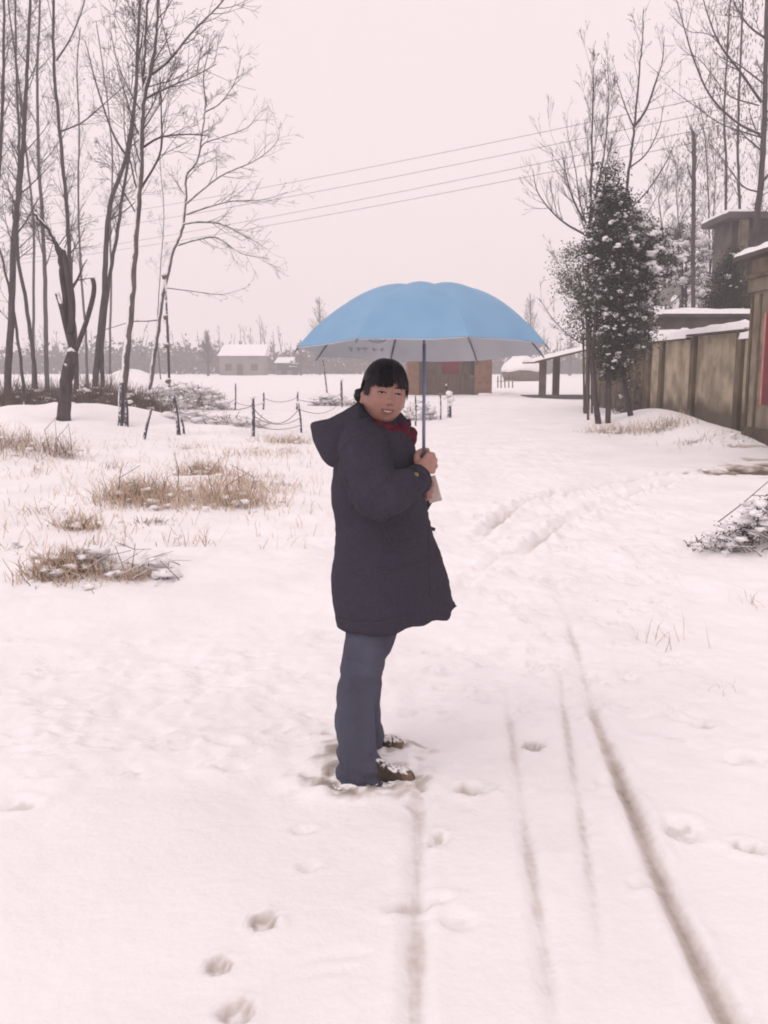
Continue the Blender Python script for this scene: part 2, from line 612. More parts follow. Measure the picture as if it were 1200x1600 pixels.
def rut(pix, width, depth, wear, rim=0.4, breakup=0.6, seed=0, fade=0.45, tail=0.0, fscale=6.0):
    pts = [(p.x, p.y) for p in catmull([flat(*q) for q in pix], 8 * len(pix))]
    w = window(pts, width * 5)
    X, Y = GX[w], GY[w]
    wob = 0.15 * width * noise2(X * 9, Y * 9, seed + 3)
    d, t = seg_dist(X, Y, pts)
    d = np.abs(d + wob)
    env = np.clip(t / fade, 0, 1) * (np.clip((1 - t) / tail, 0, 1) if tail else 1.0)
    brk = np.clip(0.55 + breakup * fbm2(X * 0.8, Y * 1.5, seed, 3) + 0.10 * noise2(X * 16, Y * 9, seed + 9), 0, 1)
    core = np.exp(-(d / width) ** 4)
    GZ[w] += env * (-depth * core * (0.6 + 0.4 * brk) + rim * depth * np.exp(-((d - 1.7 * width) / (0.6 * width)) ** 2) * (0.6 + 0.6 * noise2(X * 8, Y * 8, seed + 5)))
    WEAR[w] = np.maximum(WEAR[w], env * wear * (0.65 * np.exp(-(d / (width * 0.6)) ** 2) + 0.45 * np.exp(-(d / (width * 1.15)) ** 2)) * (0.30 + 0.7 * brk))


def dent(px, py, rx, ry, depth, wear=0.0, ang=0.0, rim=0.35, seed=0, ringy=False):
    p = flat(px, py)
    w = window([(p.x, p.y)], max(rx, ry) * 3)
    X, Y = GX[w] - p.x, GY[w] - p.y
    ca, sa = math.cos(ang), math.sin(ang)
    u, v = (X * ca + Y * sa) / rx, (-X * sa + Y * ca) / ry
    r = np.hypot(u, v) * (1 + 0.22 * noise2(u * 1.7 + seed, v * 1.7, seed))
    core = 1 / (1 + np.exp((r - 0.85) * 9))
    tread = 0.35 * noise2(X * 45, Y * 45, seed + 2)
    GZ[w] += -depth * core * (1 + tread) + rim * depth * np.exp(-((r - 1.25) / 0.28) ** 2)
    wv = core * (0.55 + 0.6 * noise2(X * 30, Y * 30, seed + 1))
    if ringy:
        wv = np.exp(-((r - 0.75) / 0.28) ** 2) + 0.5 * np.exp(-(np.hypot(u - 0.2, v - 0.1) / 0.35) ** 2)
    WEAR[w] = np.maximum(WEAR[w], wear * np.clip(wv, 0, 1))


# trampled areas against smooth drifted ones
tr = np.clip(0.15 + 1.1 * fbm2(GX * 0.33 + 3.7, GY * 0.22, 21, 3), 0, 1)
road = np.exp(-((GX - 1.0 - 0.02 * GY) / 1.7) ** 2) * np.clip((GY - 2.6) / 1.5, 0, 1) * np.clip((26 - GY) / 8, 0, 1)
leftz = np.exp(-((GX + 1.3) / 1.5) ** 2) * np.exp(-((GY - 4.4) / 1.3) ** 2)
smooth = np.exp(-((GX + 0.75) / 0.7) ** 2 - ((GY - 2.7) / 0.75) ** 2)
tr = np.clip(tr * 0.55 + 0.75 * road + 0.8 * leftz, 0, 1) * (1 - 0.9 * smooth)
near = np.clip((45 - np.hypot(GX, GY)) / 35, 0, 1)
GZ += near * (0.010 * fbm2(GX * 1.3, GY * 1.3, 31, 3) + tr * 0.022 * fbm2(GX * 4.5, GY * 3.5, 33, 3)
              + tr * 0.007 * fbm2(GX * 13, GY * 11, 35, 2) + 0.0018 * fbm2(GX * 26, GY * 26, 37, 2))
# scuffed specks in the trampled snow
sc = fbm2(GX * 6, GY * 4.5, 41, 4)
WEAR = np.maximum(WEAR, np.clip((sc * tr - 0.45) * 0.35, 0, 0.10) * near)

# wheel ruts down the lane
rut([(668, 1120), (658, 1200), (653, 1290), (650, 1400), (650, 1500), (648, 1640)], 0.036, 0.016, 0.33, seed=51, breakup=0.6, fade=.35)
rut([(782, 1040), (790, 1090), (806, 1200), (826, 1330), (842, 1430), (872, 1640)], 0.028, 0.015, 0.30, tail=0.08, fade=.4, seed=52, breakup=0.7)
rut([(862, 985), (874, 1060), (888, 1160), (906, 1270), (925, 1400), (938, 1500), (955, 1640)], 0.024, 0.014, 0.30, seed=53, breakup=0.7, tail=0.6, fade=.35)
rut([(858, 880), (884, 960), (908, 1040), (930, 1120), (970, 1220), (1020, 1345), (1080, 1480), (1165, 1650)], 0.034, 0.028, 0.60, rim=0.6, seed=54, breakup=0.55, fade=0.55)
rut([(1100, 1460), (1130, 1520), (1165, 1600)], 0.02, 0.008, 0.20, seed=55)
# the curved tracks turning in at the gate
rut([(745, 850), (775, 815), (830, 782), (905, 764), (1000, 748), (1100, 736), (1190, 733)], 0.075, 0.055, 0.30, rim=0.9, seed=56, breakup=0.9, fade=.15)
rut([(800, 880), (850, 838), (910, 800), (985, 772), (1080, 748), (1180, 738)], 0.075, 0.050, 0.26, rim=0.9, seed=57, breakup=0.9, fade=.15)
rut([(690, 1010), (720, 930), (760, 880), (830, 850)], 0.06, 0.022, 0.14, rim=0.9, seed=58, breakup=0.9)
# faint curved marks in the drift
rut([(405, 1545), (440, 1520), (490, 1500), (570, 1490)], 0.020, 0.007, 0.05, seed=59)
rut([(410, 1540), (470, 1525), (540, 1515)], 0.018, 0.006, 0.04, seed=60)
rut([(530, 1405), (560, 1385), (610, 1345)], 0.018, 0.007, 0.05, seed=61)
rut([(960, 1115), (1040, 1120), (1110, 1135)], 0.022, 0.010, 0.08, seed=62)
# prints
for k, (a, b, rx, ry, dp, wr, ring) in enumerate([
        (413, 1443, .034, .048, .026, .50, True), (341, 1511, .032, .042, .022, .42, True), (372, 1583, .045, .05, .020, .36, True),
        (738, 1238, .075, .045, .030, .50, False), (832, 1168, .045, .055, .026, .48, True), (686, 1312, .030, .055, .024, .42, False),
        (652, 1412, .095, .040, .026, .40, False), (1066, 1296, .075, .085, .020, .24, False), (1170, 1322, .060, .050, .026, .46, False),
        (475, 1296, .040, .035, .014, .18, False), (485, 1354, .036, .030, .014, .18, False), (28, 1262, .08, .055, .022, .30, False),
        (505, 1147, .045, .040, .018, .42, False), (950, 1222, .05, .05, .016, .16, False), (1100, 1133, .07, .035, .018, .26, False),
        (1165, 1185, .10, .07, .020, .16, False), (920, 1060, .035, .08, .018, .28, False), (935, 1085, .035, .06, .014, .28, False),
        (640, 1115, .05, .05, .016, .16, False), (700, 1050, .06, .06, .020, .24, False), (715, 1085, .07, .06, .018, .16, False),
        (790, 940, .09, .10, .020, .16, False), (870, 905, .1, .12, .022, .20, False), (960, 890, .1, .11, .022, .14, False),
        (1000, 945, .10, .09, .020, .22, False), (480, 770, .14, .16, .04, .42, False), (490, 805, .12, .15, .03, .20, False),
        (215, 742, .14, .16, .03, .16, False), (120, 780, .1, .16, .03, .38, False), (970, 788, .13, .16, .045, .34, False),
        (935, 795, .12, .16, .04, .26, False), (845, 783, .11, .16, .045, .30, False), (790, 803, .12, .16, .04, .26, False),
        (875, 770, .12, .16, .04, .28, False), (1005, 1385, .05, .04, .012, .14, False), (720, 1440, .06, .05, .012, .14, False),
        (1035, 760, .12, .18, .04, .16, False), (560, 1010, .06, .06, .016, .10, False), (440, 1075, .07, .06, .016, .10, False),
        (330, 1085, .09, .06, .018, .12, False), (255, 1050, .09, .06, .018, .10, False), (120, 1045, .10, .06, .018, .10, False),
        (180, 1110, .1, .06, .02, .12, False), (350, 1160, .09, .05, .016, .12, False), (240, 1145, .09, .05, .016, .10, False),
        (70, 1100, .1, .06, .02, .12, False), (600, 1236, .035, .03, .014, .40, False), (630, 1222, .03, .04, .014, .42, False),
        (657, 1238, .03, .025, .012, .38, False), (650, 1260, .05, .03, .012, .28, False)]):
    dent(a, b, rx, ry, dp * 1.15, wr * (1.0 if b > 1130 else 0.55), ang=0.4 * math.sin(k * 2.3), seed=70 + k, ringy=ring)
rs = random.Random(77)
for k in range(150):                                     # shallow scuffs on the walked part of the lane
    a, b = rs.uniform(660, 1060), rs.uniform(760, 1130)
    if a < 740 and b < 1000: continue
    sc_ = (flat(a, b).y / 6)
    dent(a, b, rs.uniform(.03, .08) * sc_, rs.uniform(.03, .07) * sc_, rs.uniform(.010, .028) * sc_, rs.uniform(0, .07), rs.uniform(-1, 1), 0.5, 200 + k)
for k in range(90):
    a, b = rs.uniform(0, 520), rs.uniform(985, 1215)
    dent(a, b, rs.uniform(.04, .09), rs.uniform(.02, .05), rs.uniform(.006, .014), rs.uniform(0, .08), rs.uniform(-.3, .6), 0.6, 400 + k)
# churned snow round the feet
w = window([(-.35, 3.15), (.35, 3.9)], .2)
X, Y = GX[w], GY[w]
for (fx, fy, rx, ry) in ((-.08, 3.38, .26, .13), (-.05, 3.65, .24, .12)):
    k = np.exp(-((X - fx) / rx) ** 4 - ((Y - fy) / ry) ** 4)
    GZ[w] += k * (.006 + .016 * fbm2(X * 17, Y * 17, 301, 3)) + .010 * np.exp(-((np.hypot((X - fx) / rx, (Y - fy) / ry) - 1) / .25) ** 2)
    WEAR[w] = np.maximum(WEAR[w], k * np.clip(.12 + .8 * fbm2(X * 14, Y * 20, 307, 3), 0, .75))
# wet bare patch by the gate and thaw marks along the wall foot
for (a, b, rx, ry, wr) in ((1180, 737, 0.62, 0.55, 1.05), (1130, 740, 0.45, 0.22, .8), (1090, 742, 0.35, 0.10, .5), (1150, 726, .3, .12, .7),
                           (1190, 716, .5, .3, .45), (1165, 704, .35, .25, .5), (1235, 730, .9, .8, 1.0)):
    p = flat(a, b)
    w = window([(p.x, p.y)], max(rx, ry) * 3)
    X, Y = GX[w] - p.x, GY[w] - p.y
    r = np.hypot(X / rx, Y / ry) + 0.55 * fbm2(X * 5, Y * 2.2, 91, 4)
    g = np.clip((1.15 - r) * 1.6, 0, 1)
    WEAR[w] = np.maximum(WEAR[w], wr * g)
    GZ[w] -= 0.03 * g
w = window([(7.0, 17), (9.2, 31)], 0.5)
X, Y = GX[w], GY[w]
g = np.exp(-((X - 8.25) / 0.30) ** 2) * np.clip(0.35 + 0.9 * fbm2(X * 3, Y * 1.5, 95, 4), 0, 1)
WEAR[w] = np.maximum(WEAR[w], 0.7 * g)

nx, ny = len(xs), len(ys)
idx = np.arange(nx * ny).reshape(ny, nx)
faces = np.stack([idx[:-1, :-1], idx[:-1, 1:], idx[1:, 1:], idx[1:, :-1]], -1).reshape(-1, 4)
me = bpy.data.meshes.new("snow_ground")
me.vertices.add(nx * ny)
me.vertices.foreach_set("co", np.stack([GX, GY, GZ], -1).astype(np.float32).ravel())
me.loops.add(faces.size)
me.loops.foreach_set("vertex_index", faces.astype(np.int32).ravel())
me.polygons.add(len(faces))
me.polygons.foreach_set("loop_start", np.arange(0, faces.size, 4, dtype=np.int32))
me.polygons.foreach_set("use_smooth", np.ones(len(faces), bool))
me.update(calc_edges=True)
att = me.attributes.new("wear", 'FLOAT', 'POINT')
att.data.foreach_set("value", WEAR.astype(np.float32).ravel())
me.materials.append(M['snow_ground'])
ground = bpy.data.objects.new("snow_ground", me)
COL.objects.link(ground)
tag(ground, kind="structure")

# ------------------------------------------------------------------ farmyard wall along the lane
WX = 8.5
yard = thing('yard_wall', (WX, 24, 0), 'long weathered plaster yard wall with piers and snow on its coping beside the gatehouse', 'wall')
Y0, Y1 = 19.25, 30.2
piers = [20.15, 22.35, 25.7, 28.6, 30.0]
edges = [Y0] + piers
for i in range(len(edges) - 1):
    a, b = edges[i] + (0.16 if i else 0), edges[i + 1] - 0.16
    top = 2.40 if a < 26 else 2.32
    m = MB(); m.box(WX, WX + 0.24, a, b, -0.3, top); m.build('wall_panel', M['plaster'], yard)
for i, py_ in enumerate(piers):
    m = MB(); m.box(WX - 0.10, WX + 0.30, py_ - 0.158, py_ + 0.158, -0.3, 2.38 if py_ < 26 else 2.30); m.build('pier', M['pier'], yard)


def snow_slab(m, x0, x1, y0, y1, z, t, rng, nx=6, ny=14, droop=0.03):
    """a bed of lying snow with a thick, uneven edge"""
    n0 = len(m.v)
    ex, ey = min(.2, .035 / (x1 - x0)), min(.2, .035 / (y1 - y0))
    us = [0, ex] + list(np.linspace(.12, .88, nx - 1)) + [1 - ex, 1]
    vs_ = [0, ey] + list(np.linspace(.05, .95, ny - 1)) + [1 - ey, 1]
    for j, v in enumerate(vs_):
        for i, u in enumerate(us):
            border = i in (0, len(us) - 1) or j in (0, len(vs_) - 1)
            e = min(1, min(u, 1 - u) * 4) * min(1, min(v, 1 - v) * 12)
            yy = y0 + v * (y1 - y0)
            h = 0 if border else t * (.62 + .38 * e) * (1 + .30 * float(noise2(u * 3 + x0, yy * 1.8, 8)) + .15 * float(noise2(u * 9 + x0, yy * 6, 18)))
            ed = .035 * float(noise2(yy * 3, u * 3 + y0, 12))
            side = -1 if i < 2 else (1 if i > len(us) - 3 else 0)
            m.v.append((x0 + u * (x1 - x0) + (ed if side else 0), yy, (z(u, v) if callable(z) else z) + h - (droop if i in (0, len(us) - 1) else 0)))
    w = len(us)
    for j in range(len(vs_) - 1):
        for i in range(w - 1):
            a = n0 + j * w + i
            m.f.append((a, a + 1, a + w + 1, a + w))


rg = random.Random(5)
m = MB(); m.box(WX - 0.22, WX + 0.42, 19.4, 25.9, 2.403, 2.47); cop = m.build('coping_slab', M['concrete_dark'], yard)
m = MB(); snow_slab(m, WX - 0.25, WX + 0.45, 19.4, 25.95, 2.475, 0.17, rg); m.build('snow_cap', M['snow'], cop, smooth=True)
m = MB(); m.box(WX - 0.16, WX + 0.36, 26.1, 30.2, 2.325, 2.38); cop = m.build('coping_slab', M['concrete_dark'], yard)
m = MB(); snow_slab(m, WX - 0.20, WX + 0.40, 26.0, 30.25, 2.385, 0.24, rg); m.build('snow_cap', M['snow'], cop, smooth=True)
m = MB(); m.box(WX - 0.36, WX + 0.1, 19.45, 21.6, 2.20, 2.235); cop = m.build('ledge', M['concrete_dark'], yard)
m = MB(); snow_slab(m, WX - 0.40, WX + 0.1, 19.45, 21.7, 2.24, 0.17, rg); m.build('snow_cap', M['snow'], cop, smooth=True)

# brown shed wall running on behind the trees
shed = thing('brick_shed', (8.6, 33.5, 0), 'dark brown shed standing where the yard wall ends behind the snowy trees', 'shed')
m = MB(); m.box(8.45, 12.5, 30.35, 38.0, -0.3, 2.55); m.build('wall', M['brick_dark'], shed)
for k in range(9):
    m = MB(); yy = 30.6 + k * 0.85; m.box(8.42, 8.46, yy, yy + 0.14, -0.2, 2.5); m.build('wall_post', M['pier'], shed)
m = MB(); m.box(8.2, 12.7, 30.2, 38.2, 2.553, 2.64); rf = m.build('roof', M['concrete_dark'], shed)
m = MB(); snow_slab(m, 8.17, 12.7, 30.2, 38.2, 2.645, 0.15, rg, 10, 12); m.build('snow_cap', M['snow'], rf, smooth=True)

# low outbuilding behind the wall
outb = thing('outbuilding', (11.3, 34.2, 0), 'low flat roofed outbuilding with thick roof snow rising above the yard wall', 'building')
m = MB(); m.box(9.6, 13.2, 32.6, 36.5, 2.66, 3.26); m.build('wall', M['concrete_dark'], outb)
m = MB(); m.box(9.45, 13.4, 32.35, 36.8, 3.263, 3.36); rf = m.build('roof', M['concrete_dark'], outb)
m = MB(); snow_slab(m, 9.42, 13.42, 32.3, 36.8, 3.365, 0.20, rg, 10, 10); m.build('snow_cap', M['snow'], rf, smooth=True)

# satellite dish on that roof
dp = Q(1047, 486, 32.9); dp.z = 3.46
dish = thing('satellite_dish', dp, 'grey satellite dish with snow in its rim on the low outbuilding roof', 'satellite dish')
m = MB()
c = dp + Vector((-0.12, 0, 0.52)); ax = Vector((-0.55, -0.5, 0.67)).normalized(); u = ax.orthogonal().normalized(); v = ax.cross(u)
rings = []
for r_, h_ in ((0.03, -0.16), (0.2, -0.13), (0.38, -0.06), (0.5, 0.02), (0.51, 0.03), (0.38, -0.04), (0.2, -0.11), (0.03, -0.14)):
    rings.append([c + (u * math.cos(a) + v * math.sin(a)) * r_ + ax * h_ for a in np.linspace(0, 2 * math.pi, 25)[:-1]])
m.loft(rings); m.build('dish', M['dish'], dish, smooth=True)
m = MB(); m.tube([dp + Vector((0.05, 0.05, -0.12)), c - ax * 0.15], 0.03, 8); m.build('mast', M['dish'], dish)
m = MB(); m.tube([c - ax * 0.1 - v * 0.3, c + ax * 0.4], 0.012, 6); m.tube([c + ax * 0.38, c + ax * 0.46], 0.04, 8); m.build('feed_arm', M['dish'], dish)
m = MB(); m.blob(c - Vector((-0.22, 0.12, 0.30)), 0.16, 0.16, 0.34, random.Random(3), 0.12, 10, 7); m.build('snow', M['snow'], dish, smooth=True)

# ------------------------------------------------------------------ gatehouse at the right edge
gx = 7.42
gate = thing('gatehouse', (gx + 1, 17.5, 0), 'weathered gatehouse with slab roof, arched entry and red paper couplet', 'gatehouse')
m = MB(); m.box(gx, gx + 1.6, 17.90, 19.18, 0.38, 3.06); m.build('pillar', M['concrete'], gate)
m = MB(); m.box(gx - 0.03, gx + 1.63, 17.86, 19.22, -0.3, 0.378); m.build('plinth', M['damp'], gate)
for yy in (19.18 - 0.10, 18.66):
    m = MB(); m.box(gx - 0.035, gx, yy - 0.045, yy + 0.045, 0.383, 3.0); m.build('pilaster_strip', M['pier'], gate)
m = MB(); m.box(gx + 0.18, gx + 1.6, 17.3, 17.898, 0.38, 3.06); m.build('inner_jamb', M['concrete'], gate)
m = MB(); m.box(gx + 0.15, gx + 1.6, 17.28, 17.857, -0.3, 0.378); m.build('plinth', M['damp'], gate)
m = MB()
for k in range(10):                                     # arched head of the entry
    a0, a1 = math.pi * 0.5 * k / 10, math.pi * 0.5 * (k + 1) / 10
    f = lambda a: (17.3 - 1.3 * math.cos(math.pi / 2 - a) * 1.0 + 0.0, 2.35 + 0.6 * math.cos(a))
    (ya, za), (yb, zb) = f(a0), f(a1)
    m.hexa([(gx + 0.1, ya, 3.06), (gx + 0.1, yb, 3.06), (gx + 1.5, yb, 3.06), (gx + 1.5, ya, 3.06), (gx + 0.1, ya, za), (gx + 0.1, yb, zb), (gx + 1.5, yb, zb), (gx + 1.5, ya, za)])
m.build('arch', M['pier'], gate)
m = MB(); m.box(gx - 0.006, gx - 0.001, 18.36, 18.45, 0.85, 2.62); m.build('couplet_edge', M['couplet_edge'], gate)
m = MB(); m.box(gx - 0.006, gx - 0.001, 17.93, 18.358, 0.85, 2.62); m.build('couplet', M['couplet'], gate)
m = MB(); m.box(gx - 0.05, gx + 1.7, 14.6, 19.26, 3.062, 3.32); m.build('lintel', M['concrete'], gate)
m = MB(); m.box(gx - 0.10, gx + 1.75, 14.5, 19.32, 3.323, 3.40); m.build('moulding', M['pier'], gate)
m = MB(); m.box(gx - 0.02, gx + 1.6, 14.6, 19.22, 3.403, 3.70); m.build('frieze', M['concrete'], gate)
m = MB(); m.box(gx - 0.28, gx + 1.9, 14.4, 19.56, 3.703, 3.79); rf = m.build('roof_slab', M['concrete_dark'], gate)
m = MB(); snow_slab(m, gx - 0.28, gx + 1.9, 14.4, 19.56, 3.795, 0.13, rg, 8, 20, 0.01); m.build('snow_cap', M['snow'], rf, smooth=True)
m = MB(); m.box(gx, gx + 1.6, 14.6, 15.9, 0.38, 3.06); m.build('pillar', M['concrete'], gate)
m = MB(); m.box(gx - 0.03, gx + 1.63, 14.56, 15.94, -0.3, 0.378); m.build('plinth', M['damp'], gate)
m = MB(); m.box(gx + 1.2, gx + 1.28, 15.95, 17.28, 0.05, 2.9); dr = m.build('door', M['couplet'], gate)
m = MB(); m.tube([(gx + 1.19, 16.6, 1.1), (gx + 1.16, 16.6, 1.1), (gx + 1.16, 16.6, 1.25), (gx + 1.19, 16.6, 1.25)], 0.012, 6); m.build('handle', M['rib'], dr)

# two-storey house behind the trees
hx, hy = 14.0, 40.0
house2 = thing('farmhouse', (hx + 4, hy + 4, 0), 'two storey grey farmhouse with flat slab roof behind the bare trees', 'house')
m = MB(); m.box(hx + 0.5, hx + 12, hy, hy + 2.2, -0.2, 7.55); m.build('wall', M['concrete_dark'], house2)
m = MB(); m.box(hx, hx + 12.5, hy - 0.9, hy + 2.4, 7.553, 7.80); rf = m.build('roof_slab', M['concrete_dark'], house2)
m = MB(); snow_slab(m, hx, hx + 12.5, hy - 0.9, hy + 2.4, 7.805, 0.16, rg, 12, 10); m.build('snow_cap', M['snow'], rf, smooth=True)
m = MB(); m.box(hx + 0.2, hx + 12.3, hy - 0.8, hy - 0.003, 4.1, 4.3); m.build('balcony', M['concrete'], house2)
for k in range(3):
    m = MB(); m.box(hx + 0.6 + 3 * k, hx + 0.9 + 3 * k, hy - 0.75, hy - 0.45, 4.303, 7.55); m.build('column', M['concrete'], house2)
for k in range(3):
    for zz in (1.2, 5.2):
        m = MB(); m.box(hx + 1.6 + 3 * k, hx + 2.9 + 3 * k, hy - 0.03, hy - 0.002, zz, zz + 1.4); wd = m.build('window', M['sole'], house2)
        m = MB(); m.box(hx + 1.5 + 3 * k, hx + 3.0 + 3 * k, hy - 0.08, hy - 0.032, zz - 0.1, zz - 0.003); m.build('sill', M['concrete'], wd)

# ------------------------------------------------------------------ brick hut at the end of the lane
p0, p1 = G(637, 617), G(771, 618)
yb = p0.y
kx = yb / F_PX
hut = thing('brick_hut', ((p0.x + p1.x) / 2, yb + 2, 0), 'small brown brick hut with red paper on its door behind the umbrella', 'hut')
xl_, xr_ = p0.x, p1.x
xm = Q(742, 600, yb).x
zt = 3.05
m = MB(); m.box(xl_ + 0.6, xm, yb + 0.22, yb + 4.5, -0.2, zt); m.build('wall', M['brick_dark'], hut)
m = MB(); m.box(xl_, xl_ + 0.62, yb, yb + 4.52, -0.2, zt); m.build('pillar', M['brick_red'], hut)
m = MB(); m.box(xm - 0.02, xr_, yb - 0.05, yb + 4.52, -0.2, zt); m.build('pillar', M['brick_red'], hut)
xd0, xd1 = Q(686, 600, yb).x, Q(722, 600, yb).x
m = MB(); m.box(xd0 - 0.1, xd1 + 0.1, yb + 0.16, yb + 0.218, 0.0, 2.3); dr = m.build('door', M['wood'], hut)
m = MB(); m.box(xd0 + 0.15, xd1 - 0.15, yb + 0.15, yb + 0.158, 1.15, 2.25); m.build('red_poster', M['couplet'], dr)
m = MB(); m.box(xd1 + 0.5, xd1 + 1.3, yb + 0.18, yb + 0.218, 1.1, 2.1); wd = m.build('window', M['sole'], hut)
m = MB(); m.box(xd1 + 0.45, xd1 + 1.35, yb + 0.12, yb + 0.178, 1.0, 1.098); m.build('sill', M['concrete'], wd)
m = MB(); m.hexa([(xl_ - .3, yb - .5, zt + .003), (xr_ + .3, yb - .5, zt + .003), (xr_ + .3, yb + 4.8, zt + .003), (xl_ - .3, yb + 4.8, zt + .003),
                  (xl_ - .3, yb - .5, zt + .12), (xr_ + .3, yb - .5, zt + .12), (xr_ + .3, yb + 4.8, zt + .9), (xl_ - .3, yb + 4.8, zt + .9)])
rf = m.build('roof', M['concrete_dark'], hut)
m = MB(); snow_slab(m, xl_ - .32, xr_ + .32, yb - .52, yb + 4.8, lambda u, v: zt + .125 + .78 * v, 0.16, rg, 12, 10); m.build('snow_cap', M['snow'], rf, smooth=True)
m = MB(); m.blob((xr_ - 0.4, yb - 0.25, 0.02), 0.5, 0.25, 0.12, rg, 0.2); m.blob((xr_ + 0.3, yb + .1, 0.0), 0.4, 0.3, 0.14, rg, 0.2); tag(m.build('snow_heap', M['snow'], hut, smooth=True))

# open lean-to beside the hut
q0, q1 = G(847, 622), G(868, 618)
lean = thing('open_lean_to', (q0.x + 1.5, q0.y, 0), 'open lean-to with snowy sloping roof on two stout posts beside the lane', 'shelter')
yl = q0.y
zr0, zr1 = Q(838, 566, yl).z, Q(914, 549, yl).z
for q, w_ in ((q0, 0.16), (q1, 0.17)):
    m = MB(); m.box(q.x - w_, q.x + w_, q.y - w_, q.y + w_, -0.2, zr0 + (q.x - Q(838, 566, yl).x) * 0.22 - 0.02); m.build('post', M['brick_dark'], lean)
xa, xb = Q(833, 566, yl).x, Q(930, 549, yl).x + 0.8
m = MB(); sl = 0.235
m.hexa([(xa, yl - .5, zr0 - .06), (xb, yl - .5, zr0 - .06 + sl * (xb - xa)), (xb, yl + 3.6, zr0 - .06 + sl * (xb - xa)), (xa, yl + 3.6, zr0 - .06),
        (xa, yl - .5, zr0 + .03), (xb, yl - .5, zr0 + .03 + sl * (xb - xa)), (xb, yl + 3.6, zr0 + .03 + sl * (xb - xa)), (xa, yl + 3.6, zr0 + .03)])
rf = m.build('roof', M['brick_dark'], lean)
m = MB(); snow_slab(m, xa - .05, xb, yl - .54, yl + 3.6, lambda u, v: zr0 + .035 + sl * (xb - xa) * u, 0.09, rg, 10, 8); m.build('snow_cap', M['snow'], rf, smooth=True)
m = MB(); m.box(xa - .1, xb, yl - .25, yl + 3.4, -0.2, 0.07); m.build('floor_slab', M['concrete_dark'], lean)

# snow-topped straw stack behind it
c = G(828, 596)
c.y += 6
sx = c.y / F_PX
stack = thing('straw_stack', c, 'rounded straw stack under a thick white snow cap beyond the lean-to', 'haystack')
rings, caps = [], []
rr = random.Random(8)
for z_, r_ in ((0, 1.9), (0.5, 2.1), (1.1, 2.15), (1.5, 2.0)):
    rings.append([c + Vector((r_ * math.cos(a) * (1 + rr.uniform(-.03, .03)), r_ * math.sin(a), z_)) for a in np.linspace(0, 6.283, 29)[:-1]])
m = MB(); m.loft(rings); m.build('straw', M['straw'], stack, smooth=True)
for z_, r_ in ((1.05, 2.25), (1.35, 2.3), (1.8, 1.95), (2.25, 1.4), (2.6, .8), (2.72, .1)):
    caps.append([c + Vector((r_ * math.cos(a) * (1 + rr.uniform(-.05, .05)), r_ * math.sin(a), z_ + 0.12 * math.sin(3 * a) + rr.uniform(-.06, .06))) for a in np.linspace(0, 6.283, 29)[:-1]])
m = MB(); m.loft(caps); m.build('snow_cap', M['snow'], stack, smooth=True)

# far farmsteads
def far_house(pxl, pxr, roof_b, roof_t, skew, base, Y, label):
    a, b = Q(pxl, roof_b, Y), Q(pxr, roof_b, Y)
    zb_, zt_ = a.z, Q(pxl, roof_t, Y + 3).z
    z0 = -0.5
    t = thing('far_farmhouse', ((a.x + b.x) / 2, Y + 3, 0), label, 'house')
    m = MB(); m.box(a.x + .3, b.x - .3, Y, Y + 6, z0, zb_ - .003); m.build('wall', M['far_wall'], t)
    s = skew * Y / F_PX
    m = MB()
    m.hexa([(a.x, Y - .5, zb_), (b.x, Y - .5, zb_), (b.x, Y + 6.5, zb_), (a.x, Y + 6.5, zb_),
            (a.x + s, Y + 2.6, zt_), (b.x + s * .5, Y + 2.6, zt_), (b.x + s * .5, Y + 3.4, zt_), (a.x + s, Y + 3.4, zt_)])
    rf = m.build('roof', M['snow'], t)
    m = MB(); xx = (a.x + b.x) / 2 - 0.8; m.box(xx, xx + .5, Y + 2.7, Y + 3.2, zt_ - .4, zt_ + .5); m.build('chimney', M['far_wall'], rf)
    m = MB(); xx = a.x + (b.x - a.x) * .4; m.box(xx, xx + 1.1, Y - .04, Y - .002, -.3, 1.9); m.build('door', M['sole'], t)
    for f_ in (.15, .7):
        m = MB(); xx = a.x + (b.x - a.x) * f_; m.box(xx, xx + 1.2, Y - .04, Y - .002, .8, 2.0); m.build('window', M['sole'], t)


far_house(340, 414, 556, 538, 6, 583, 165, 'long far farmhouse with a broad white snow roof across the field')
far_house(428, 456, 567, 558, 4, 583, 175, 'low far shed with a small white roof beside the long farmhouse')
far_house(452, 464, 573, 568, 2, 583, 172, 'tiny far lean-to with a white roof next to the low shed')
# ------------------------------------------------------------------ bare trees
UP = Vector((0, 0, 1))


def rand_dir(rng):
    while True:
        v = Vector((rng.uniform(-1, 1), rng.uniform(-1, 1), rng.uniform(-1, 1)))
        if 0.05 < v.length < 1:
            return v.normalized()


